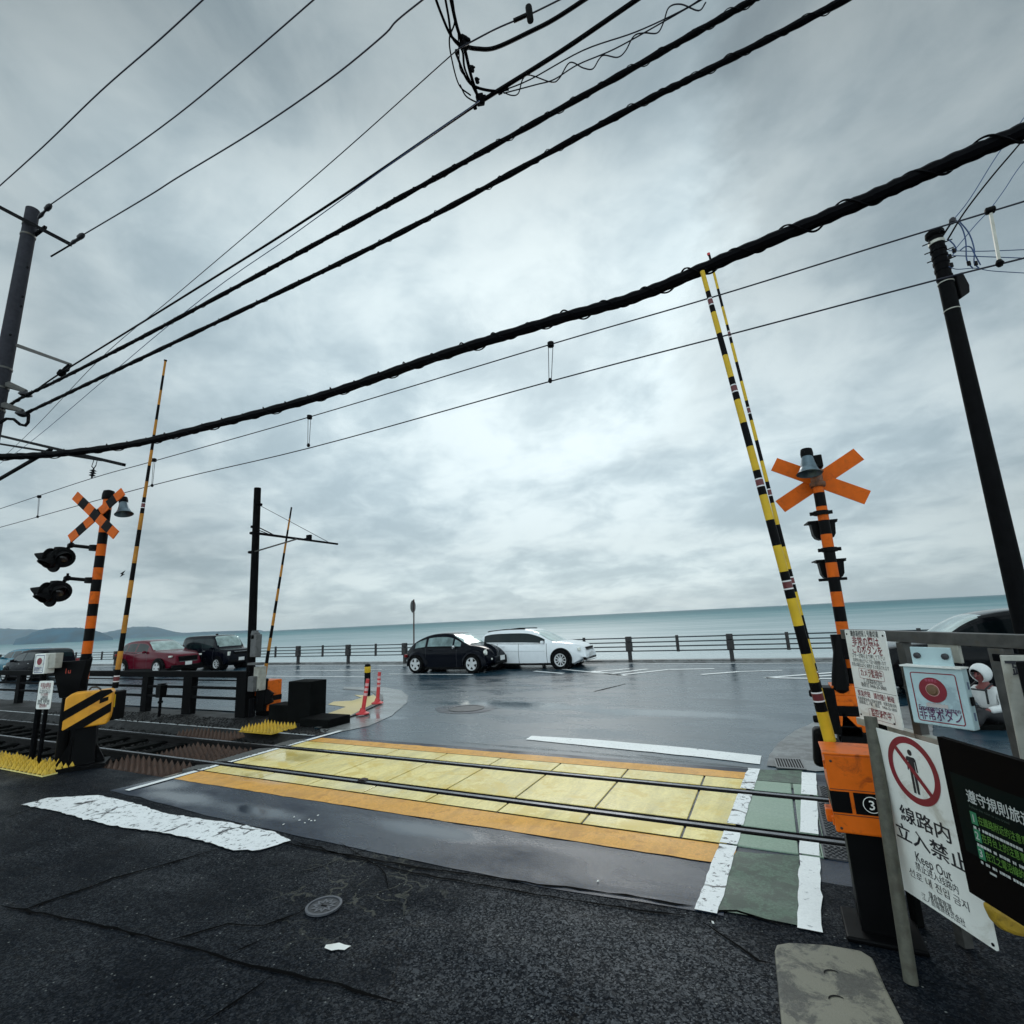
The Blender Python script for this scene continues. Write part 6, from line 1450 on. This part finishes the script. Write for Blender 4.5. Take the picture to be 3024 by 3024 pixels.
    bx((spec['plate'][0], 0+spec['plate'][2], spec['plate'][1]), (.02, .33, .165), PLATE, 'number_plate', .004)
    bx((.0-.004, 0, .72 if H < 1.6 else .8), (.02, .33, .165), PLATE, 'number_plate', .004)
    return t
PBLK = mat('car_black', (.0018, .0028, .0065), .10, 0, var=.05, spec=.09, coat=.0); PWHT = mat('car_white', (.84, .86, .88), .18, 0, var=.03, coat=.5)
PRED = mat('car_red', (.10, .001, .010), .15, .0, var=.06, spec=.2, coat=.1); PDRK = mat('car_dark', (.003, .003, .006), .3, 0, var=.05, spec=.03); PTEAL = mat('car_teal', (.004, .12, .18), .18, .0, var=.06, spec=.2, coat=.1)
PSIL = mat('car_graphite', (.003, .0035, .005), .12, .0, var=.05, spec=.12, coat=.0)
beetle = dict(L=4.08, W=1.72, H=1.43, sill=.16, tumble=.22, nose=.42, round=2.6, wr=.325, wheels=(.80, 3.31), fender=True, spokes=5, gaps=(1.20, 2.62), trim=(.9, 2.7), trim_m=BLK, glass=mat('clear_glass', (.17, .24, .24), .12, var=.5, scale=2.5, spec=.3),
    top=[(0, .60), (.10, .80), (.42, 1.06), (.85, 1.26), (1.35, 1.395), (1.85, 1.43), (2.25, 1.40), (2.55, 1.285), (2.85, 1.11), (3.08, 1.00), (3.45, .93), (3.78, .80), (3.98, .64), (4.08, .50)],
    belt=[(0, .55), (.5, .86), (1.2, .92), (2.6, .92), (3.1, .93), (3.6, .82), (4.08, .44)], side=[(.62, 1.16), (1.28, 2.42), (2.50, 2.78)], screen=(2.36, 3.02), rear=(.40, .92), cuts=(.62, 1.16, 1.28, 2.42, 2.5, 2.78),
    lights=[(3.74, .57, .70, 0, 0, .115, 'round'), (3.93, .50, .47, .06, .22, .07, 'lamp'), (.12, .62, .62, .08, .12, .12, 'tail')], mirror=(2.55, .80, .93), chrome_mirror=True, handles=(1.45,), hm=PBLK,
    boxes=[((4.03, 0, .45), (.10, 1.05, .20), PBLK, 'bumper'), ((4.05, 0, .31), (.06, .9, .10), BLK, 'grille'), ((2.05, 0, .17), (1.9, 1.62, .10), BLK, 'sill')], plate=(4.095, .47, 0))
wagon = dict(L=4.60, W=1.83, H=1.49, sill=.16, tumble=.17, nose=.30, wr=.335, wheels=(.92, 3.70), spokes=10, rails=True, gaps=(1.05, 2.04, 3.18), trim=(.46, 3.10), crease=mat('crease_grey', (.42, .44, .46), .5),
    top=[(0, .80), (.05, 1.00), (.34, 1.30), (.62, 1.42), (1.1, 1.47), (1.9, 1.475), (2.4, 1.44), (2.8, 1.31), (3.15, 1.12), (3.42, .99), (3.6, .985), (4.0, .93), (4.35, .84), (4.55, .69), (4.60, .52)],
    belt=[(0, .74), (.4, .98), (1.5, .955), (2.6, .93), (3.4, .93), (4.1, .87), (4.60, .44)], side=[(.46, 1.05), (1.05, 2.04), (2.04, 3.10)], screen=(2.55, 3.42), rear=(.10, .50), cuts=(.5, 1.02, 1.1, 2, 2.08, 3.12),
    lights=[(4.34, .64, .70, .12, .36, .11, 'lamp'), (4.46, .62, .42, .06, .24, .035, 'trim'), (.10, .70, .88, .10, .20, .16, 'tail')], mirror=(3.02, .86, .98), handles=(1.35, 2.30), hm=PWHT,
    boxes=[((4.53, 0, .69), (.09, .80, .12), BLK, 'grille'), ((4.56, 0, .665), (.08, .90, .015), CHROME, 'trim'), ((4.55, 0, .36), (.10, 1.35, .10), BLK, 'air_intake'), ((4.57, 0, .27), (.08, 1.4, .02), CHROME, 'trim'), ((2.4, 0, .19), (2.3, 1.78, .08), BLK, 'sill')], plate=(4.62, .48, 0))
suv = dict(L=4.54, W=1.84, H=1.69, sill=.22, tumble=.22, nose=.28, wr=.36, wheels=(.92, 3.62), spokes=5, gaps=(.98, 1.76, 2.75), trim=(.55, 2.7),
    top=[(0, .95), (.08, 1.12), (.35, 1.38), (.62, 1.58), (1.1, 1.67), (1.8, 1.69), (2.3, 1.64), (2.62, 1.52), (2.95, 1.28), (3.2, 1.14), (3.7, 1.09), (4.2, 1.00), (4.48, .86), (4.54, .62)],
    belt=[(0, .90), (.5, 1.14), (1.5, 1.09), (2.4, 1.06), (3.1, 1.08), (4.0, 1.0), (4.54, .56)], side=[(.55, .95), (1.02, 1.72), (1.80, 2.68)], screen=(2.40, 3.12), rear=(.14, .50), cuts=(.55, .95, 1.02, 1.72, 1.8, 2.68),
    lights=[(4.27, .66, .86, .14, .34, .08, 'lamp'), (.1, .74, 1.0, .08, .22, .12, 'tail')], mirror=(2.62, .88, 1.12), handles=(1.2, 1.95), hm=PRED,
    boxes=[((4.50, 0, .72), (.10, .95, .26), BLK, 'grille'), ((4.545, 0, .60), (.05, .90, .02), CHROME, 'trim'), ((4.49, 0, .36), (.14, 1.5, .16), BLK, 'bumper'), ((2.3, 0, .25), (4.2, 1.86, .14), BLK, 'sill')], plate=(4.58, .50, 0))
boxy = dict(L=3.9, W=1.66, H=1.78, sill=.20, tumble=.12, nose=.16, round=5, wr=.32, wheels=(.62, 3.15), spokes=7, gaps=(1.08, 1.98, 2.8),
    top=[(0, .95), (.04, 1.30), (.12, 1.64), (.35, 1.75), (1.0, 1.78), (2.2, 1.78), (2.6, 1.73), (2.82, 1.52), (3.02, 1.22), (3.15, 1.09), (3.5, 1.05), (3.8, .98), (3.88, .80), (3.9, .55)],
    belt=[(0, .9), (.3, 1.10), (2.8, 1.07), (3.2, 1.06), (3.7, .97), (3.9, .5)], side=[(.25, 1.05), (1.12, 1.95), (2.02, 2.72)], screen=(2.60, 3.06), rear=None, cuts=(.25, 1.05, 1.12, 1.95, 2.02, 2.72),
    lights=[(3.80, .60, .82, .10, .30, .20, 'lamp'), (.03, .72, 1.2, .05, .12, .3, 'tail')], mirror=(2.70, .80, 1.10), handles=(1.2, 2.1),
    boxes=[((3.885, 0, .84), (.06, .80, .14), BLK, 'grille'), ((3.90, 0, .90), (.05, .84, .02), CHROME, 'trim'), ((3.87, 0, .42), (.10, 1.4, .16), BLK, 'bumper'), ((1.9, 0, 1.82), (.12, .1, .08), BLK, 'antenna_base')], plate=(3.935, .52, 0))
sedan = dict(L=4.5, W=1.76, H=1.52, sill=.18, tumble=.20, nose=.30, wr=.32, wheels=(.9, 3.6), spokes=5,
    top=[(0, .80), (.05, 1.05), (.2, 1.32), (.45, 1.46), (1.0, 1.52), (1.9, 1.52), (2.5, 1.46), (2.85, 1.32), (3.2, 1.08), (3.45, .98), (3.9, .92), (4.3, .82), (4.46, .68), (4.5, .5)],
    belt=[(0, .76), (.4, .98), (2.4, .94), (3.3, .94), (4.0, .88), (4.5, .45)], side=[(.30, .95), (1.02, 1.85), (1.93, 2.95)], screen=(2.58, 3.36), rear=(.08, .34), cuts=(.3, .95, 1.02, 1.85, 1.93, 2.95),
    lights=[(4.24, .60, .70, .14, .30, .11, 'lamp'), (.06, .70, .9, .08, .2, .16, 'tail')], mirror=(2.85, .83, 1.0), handles=(1.2, 2.2),
    boxes=[((4.46, 0, .62), (.08, .8, .12), BLK, 'grille'), ((4.45, 0, .36), (.1, 1.3, .12), BLK, 'bumper')], plate=(4.52, .46, 0))
van = dict(L=4.8, W=1.86, H=1.66, sill=.22, tumble=.20, nose=.28, wr=.36, wheels=(.95, 3.85), spokes=7, gaps=(1.15, 2.15, 3.3), trim=(.4, 3.25), glass=mat('privacy_glass', (.002, .004, .005), .08, spec=.05),
    top=[(0, .95), (.06, 1.2), (.25, 1.48), (.6, 1.61), (1.4, 1.66), (2.2, 1.655), (2.75, 1.58), (3.1, 1.44), (3.45, 1.20), (3.65, 1.10), (4.1, 1.05), (4.55, .94), (4.76, .78), (4.8, .55)],
    belt=[(0, .9), (.4, 1.10), (2.4, 1.04), (3.4, 1.04), (4.2, .98), (4.8, .5)], side=[(.40, 1.10), (1.2, 2.10), (2.2, 2.92), (2.98, 3.24)], screen=(2.80, 3.58), rear=(.12, .4), cuts=(.4, 1.1, 1.2, 2.1, 2.2, 2.92, 2.98, 3.24),
    lights=[(4.52, .62, .86, .14, .40, .06, 'lamp'), (.1, .74, 1.0, .08, .22, .12, 'tail')], mirror=(3.08, .88, 1.10), handles=(1.3, 2.35),
    boxes=[((4.76, 0, .74), (.08, .9, .22), BLK, 'grille'), ((4.765, 0, .86), (.06, .95, .02), CHROME, 'trim'), ((4.74, 0, .38), (.1, 1.5, .14), BLK, 'bumper')], plate=(4.83, .5, 0))
xb = (g(894, 1270).x+g(791, 1269).x)/2
build_car('car', 'rounded black two door car with silver rims, in front of the white estate', 'car', (xb-.03, 12.72), 0.0, beetle, PBLK, 1.07)
xw = aty(1064, 1259.5, 13.2).x
build_car('car', 'white estate car with black grille, ahead of the rounded black car', 'car', (xw-1.57, 14.05), 0.02, wagon, PWHT, 1.04)
p = at(300, 1240, 28.2)
build_car('car', 'dark red crossover with a black grille, left of the boxy black car', 'car', (p.x, p.y), 0.06, suv, PRED, 1.06)
p = at(408, 1235, 29.6)
build_car('car', 'boxy black car with an upright windscreen beside the slim mast', 'car', (p.x, p.y), 0.05, boxy, PBLK, 1.05)
p = at(76, 1248, 28.4)
build_car('car', 'dark estate car heading left behind the left button box', 'car', (p.x, p.y), math.pi, sedan, PDRK, 1.05)
p = at(50, 1240, 34)
build_car('car', 'teal car partly hidden behind the dark estate at the left edge', 'car', (p.x, p.y), math.pi, sedan, PTEAL, 1.06)
p0 = aty(1640, 1250, 7.7)
build_car('car', 'dark graphite car with a pale sloping windscreen behind the right steel fence', 'car', (p0.x+2.42, 8.55), math.pi, van, PSIL, 1.02)

# ------------------------------------------------------------------ person with white hood and jacket behind the button box
def skin_body(name, joints, edges, m, parent, levels=2):
    me = bpy.data.meshes.new(name); me.from_pydata([tuple(j[0]) for j in joints], edges, []); o = bpy.data.objects.new(name, me); C.objects.link(o)
    md = o.modifiers.new('skin', 'SKIN'); md.use_smooth_shade = True
    me.skin_vertices or None
    bmk = bmesh.new(); bmk.from_mesh(me); lay = bmk.verts.layers.skin.verify(); bmk.verts.ensure_lookup_table()
    for v, j in zip(bmk.verts, joints): v[lay].radius = (j[1], j[2] if len(j) > 2 else j[1])
    bmk.verts[0][lay].use_root = True; bmk.to_mesh(me); bmk.free()
    s_ = o.modifiers.new('sub', 'SUBSURF'); s_.levels = levels; s_.render_levels = levels
    bpy.context.view_layer.update(); dg = bpy.context.evaluated_depsgraph_get(); nm = bpy.data.meshes.new_from_object(o.evaluated_get(dg))
    o.modifiers.clear(); o.data = nm; nm.materials.clear(); nm.materials.append(m)
    for q in nm.polygons: q.use_smooth = True
    if parent is not None: o.parent = parent; o.matrix_parent_inverse = root_inv(parent)
    return o
dH = 8.3; HD = at(1850, 1272, dH); k_ = dH/945.0
fw = dirw((-1, -.18, 0)).normalized(); sd_ = Vector((-fw.y, fw.x, 0))      # facing left; sd_ is the person's left (away from the viewer side)
near = -sd_ if (-sd_).dot(Vector((CAMX-HD.x, CAMY-HD.y, 0))) > 0 else sd_
PT = thing('person', (HD.x, HD.y, 0), 'person in white hood and white jacket, half hidden behind the button box', 'person')
SKIN = mat('skin_tone', (.20, .055, .05), .55, var=.1); JKT = mat('white_jacket', (.66, .67, .66), .6, var=.08, scale=12, bump=.3, bscale=18); TRS = mat('dark_trousers', (.010, .010, .012), .7); STR = mat('black_strap', (.010, .010, .012), .6)
pel = Vector((HD.x, HD.y, .16))-fw*.10
ch = HD-Vector((0, 0, .27))-fw*.05; nk = HD-Vector((0, 0, .13))-fw*.02; mid_ = (pel+ch)/2
def P_(f, s, z): return HD+fw*f+near*s+Vector((0, 0, z))
J = [(pel, .14, .12), (mid_, .13, .12), (ch, .15, .12), (nk, .05), (HD+Vector((0, 0, -.03))+fw*.01, .088, .095), (HD+Vector((0, 0, .055))+fw*.0, .085, .09),
     (P_(-.04, .19, -.24), .052), (P_(.00, .24, -.47), .042), (P_(.22, .16, -.50), .033), (P_(.29, .14, -.50), .028, .036),
     (P_(-.04, -.19, -.24), .052), (P_(.00, -.24, -.47), .042), (P_(.22, -.14, -.50), .033), (P_(.29, -.12, -.50), .028, .036),
     (pel+near*.10, .09), (pel+near*.12+fw*.40+Vector((0, 0, .10)), .065), (pel+near*.11+fw*.55-Vector((0, 0, .10)), .045), (pel+near*.11+fw*.66-Vector((0, 0, .12)), .04),
     (pel-near*.10, .09), (pel-near*.12+fw*.40+Vector((0, 0, .10)), .065), (pel-near*.11+fw*.55-Vector((0, 0, .10)), .045), (pel-near*.11+fw*.66-Vector((0, 0, .12)), .04)]
E_ = [(0, 1), (1, 2), (2, 3), (3, 4), (4, 5), (2, 6), (6, 7), (7, 8), (8, 9), (2, 10), (10, 11), (11, 12), (12, 13), (0, 14), (14, 15), (15, 16), (16, 17), (0, 18), (18, 19), (19, 20), (20, 21)]
skin_body('body', J, E_, SKIN, PT)
JJ = [(pel+Vector((0, 0, .06)), .165, .145), (mid_, .165, .145), (ch, .185, .145), (nk-Vector((0, 0, .03)), .085), (P_(-.04, .20, -.24), .074), (P_(.00, .25, -.46), .064), (P_(.21, .165, -.50), .050), (P_(-.04, -.20, -.24), .074), (P_(.00, -.25, -.46), .064), (P_(.21, -.145, -.50), .050)]
skin_body('jacket', JJ, [(0, 1), (1, 2), (2, 3), (2, 4), (4, 5), (5, 6), (2, 7), (7, 8), (8, 9)], JKT, PT)
TT = [(pel, .165, .14)]+[(a, r+.018) for a, r in ((pel+near*.10, .095), (pel+near*.12+fw*.40+Vector((0, 0, .10)), .07), (pel+near*.11+fw*.54-Vector((0, 0, .08)), .052), (pel-near*.10, .095), (pel-near*.12+fw*.40+Vector((0, 0, .10)), .07), (pel-near*.11+fw*.54-Vector((0, 0, .08)), .052))]
skin_body('trousers', TT, [(0, 1), (1, 2), (2, 3), (0, 4), (4, 5), (5, 6)], TRS, PT)
# gloves with fingers closed towards the lap, hood, harness, face
for s in (1, -1):
    w0 = P_(.27, .14*s, -.50); jj = [(w0, .030, .040), (w0+fw*.06, .026, .042)]; ee = [(0, 1)]
    for kf in range(4):
        a = w0+fw*.06+Vector((0, 0, .027-.018*kf)); l_ = (.030, .034, .032, .026)[kf]
        jj += [(a+fw*l_, .0095), (a+fw*(l_+.02)-near*s*.018, .0088), (a+fw*(l_+.012)-near*s*.036, .008)]; n0 = len(jj)-3; ee += [(1, n0), (n0, n0+1), (n0+1, n0+2)]
    jj += [(w0+fw*.03+Vector((0, 0, .045)), .011), (w0+fw*.06+Vector((0, 0, .055))-near*s*.015, .010)]; n0 = len(jj)-2; ee += [(0, n0), (n0, n0+1)]
    skin_body('glove', jj, ee, STR, PT, 1)
n1, n2 = 22, 14; vs = []; fs = []
for i in range(n1):
    for k in range(n2+1):
        ph = math.pi*(.15+.85*k/n2); th = 2*math.pi*i/n1              # opening faces forward
        ax_ = (fw*.92-Vector((0, 0, .38))).normalized(); s1 = near; s2 = ax_.cross(s1)
        vs.append(HD+Vector((0, 0, .02))-fw*.01+ax_*(.135*math.cos(ph*.86+.42))+s1*(.118*math.sin(ph*.86+.42)*math.cos(th))+s2*(.135*math.sin(ph*.86+.42)*math.sin(th)))
for i in range(n1):
    for k in range(n2): a = i*(n2+1)+k; c_ = ((i+1) % n1)*(n2+1)+k; fs.append((a, c_, c_+1, a+1))
ho = MB().add(vs, fs, 0, True).build('hood', JKT, PT); so_ = ho.modifiers.new('thick', 'SOLIDIFY'); so_.thickness = .012
for s in (1, -1):
    MB().tube([P_(-.02, .12*s, -.13), P_(.12, .12*s, -.20), P_(.12, .11*s, -.42)], .014, 6).build('strap', STR, PT)
    MB().lathe([(.012, 0), (.010, .006), (.001, .008)], HD+fw*.088+near*s*.033+Vector((0, 0, .012)), fw, 10).build('eye', INK, PT)
MB().tube([P_(.13, .14, -.22), P_(.13, -.14, -.22)], .014, 6).build('strap', STR, PT)
MB().lathe([(.016, -.035), (.018, 0), (.010, .02)], HD+fw*.088+Vector((0, 0, -.02)), (fw*.5-UPZ), 8).build('nose', SKIN, PT)
MB().tube([HD+fw*.083+near*.022+Vector((0, 0, -.055)), HD+fw*.089+Vector((0, 0, -.057)), HD+fw*.083-near*.022+Vector((0, 0, -.055))], .006, 5).build('mouth', RED, PT)
MB().tube([HD+fw*.05+near*.085+Vector((0, 0, .05)), HD+fw*.09+near*.03+Vector((0, 0, .058)), HD+fw*.09-near*.03+Vector((0, 0, .058)), HD+fw*.05-near*.085+Vector((0, 0, .05))], .022, 8).build('hair', BLK, PT)
kb = tag(MB().box((pel.x, pel.y, .012), (.9, .5, .13), rotz(.2)).build('kerb_block', DKCON, bevel=.02), 'low dark kerb block the person in white is sitting on', 'kerb block')
kb.location.z = 0
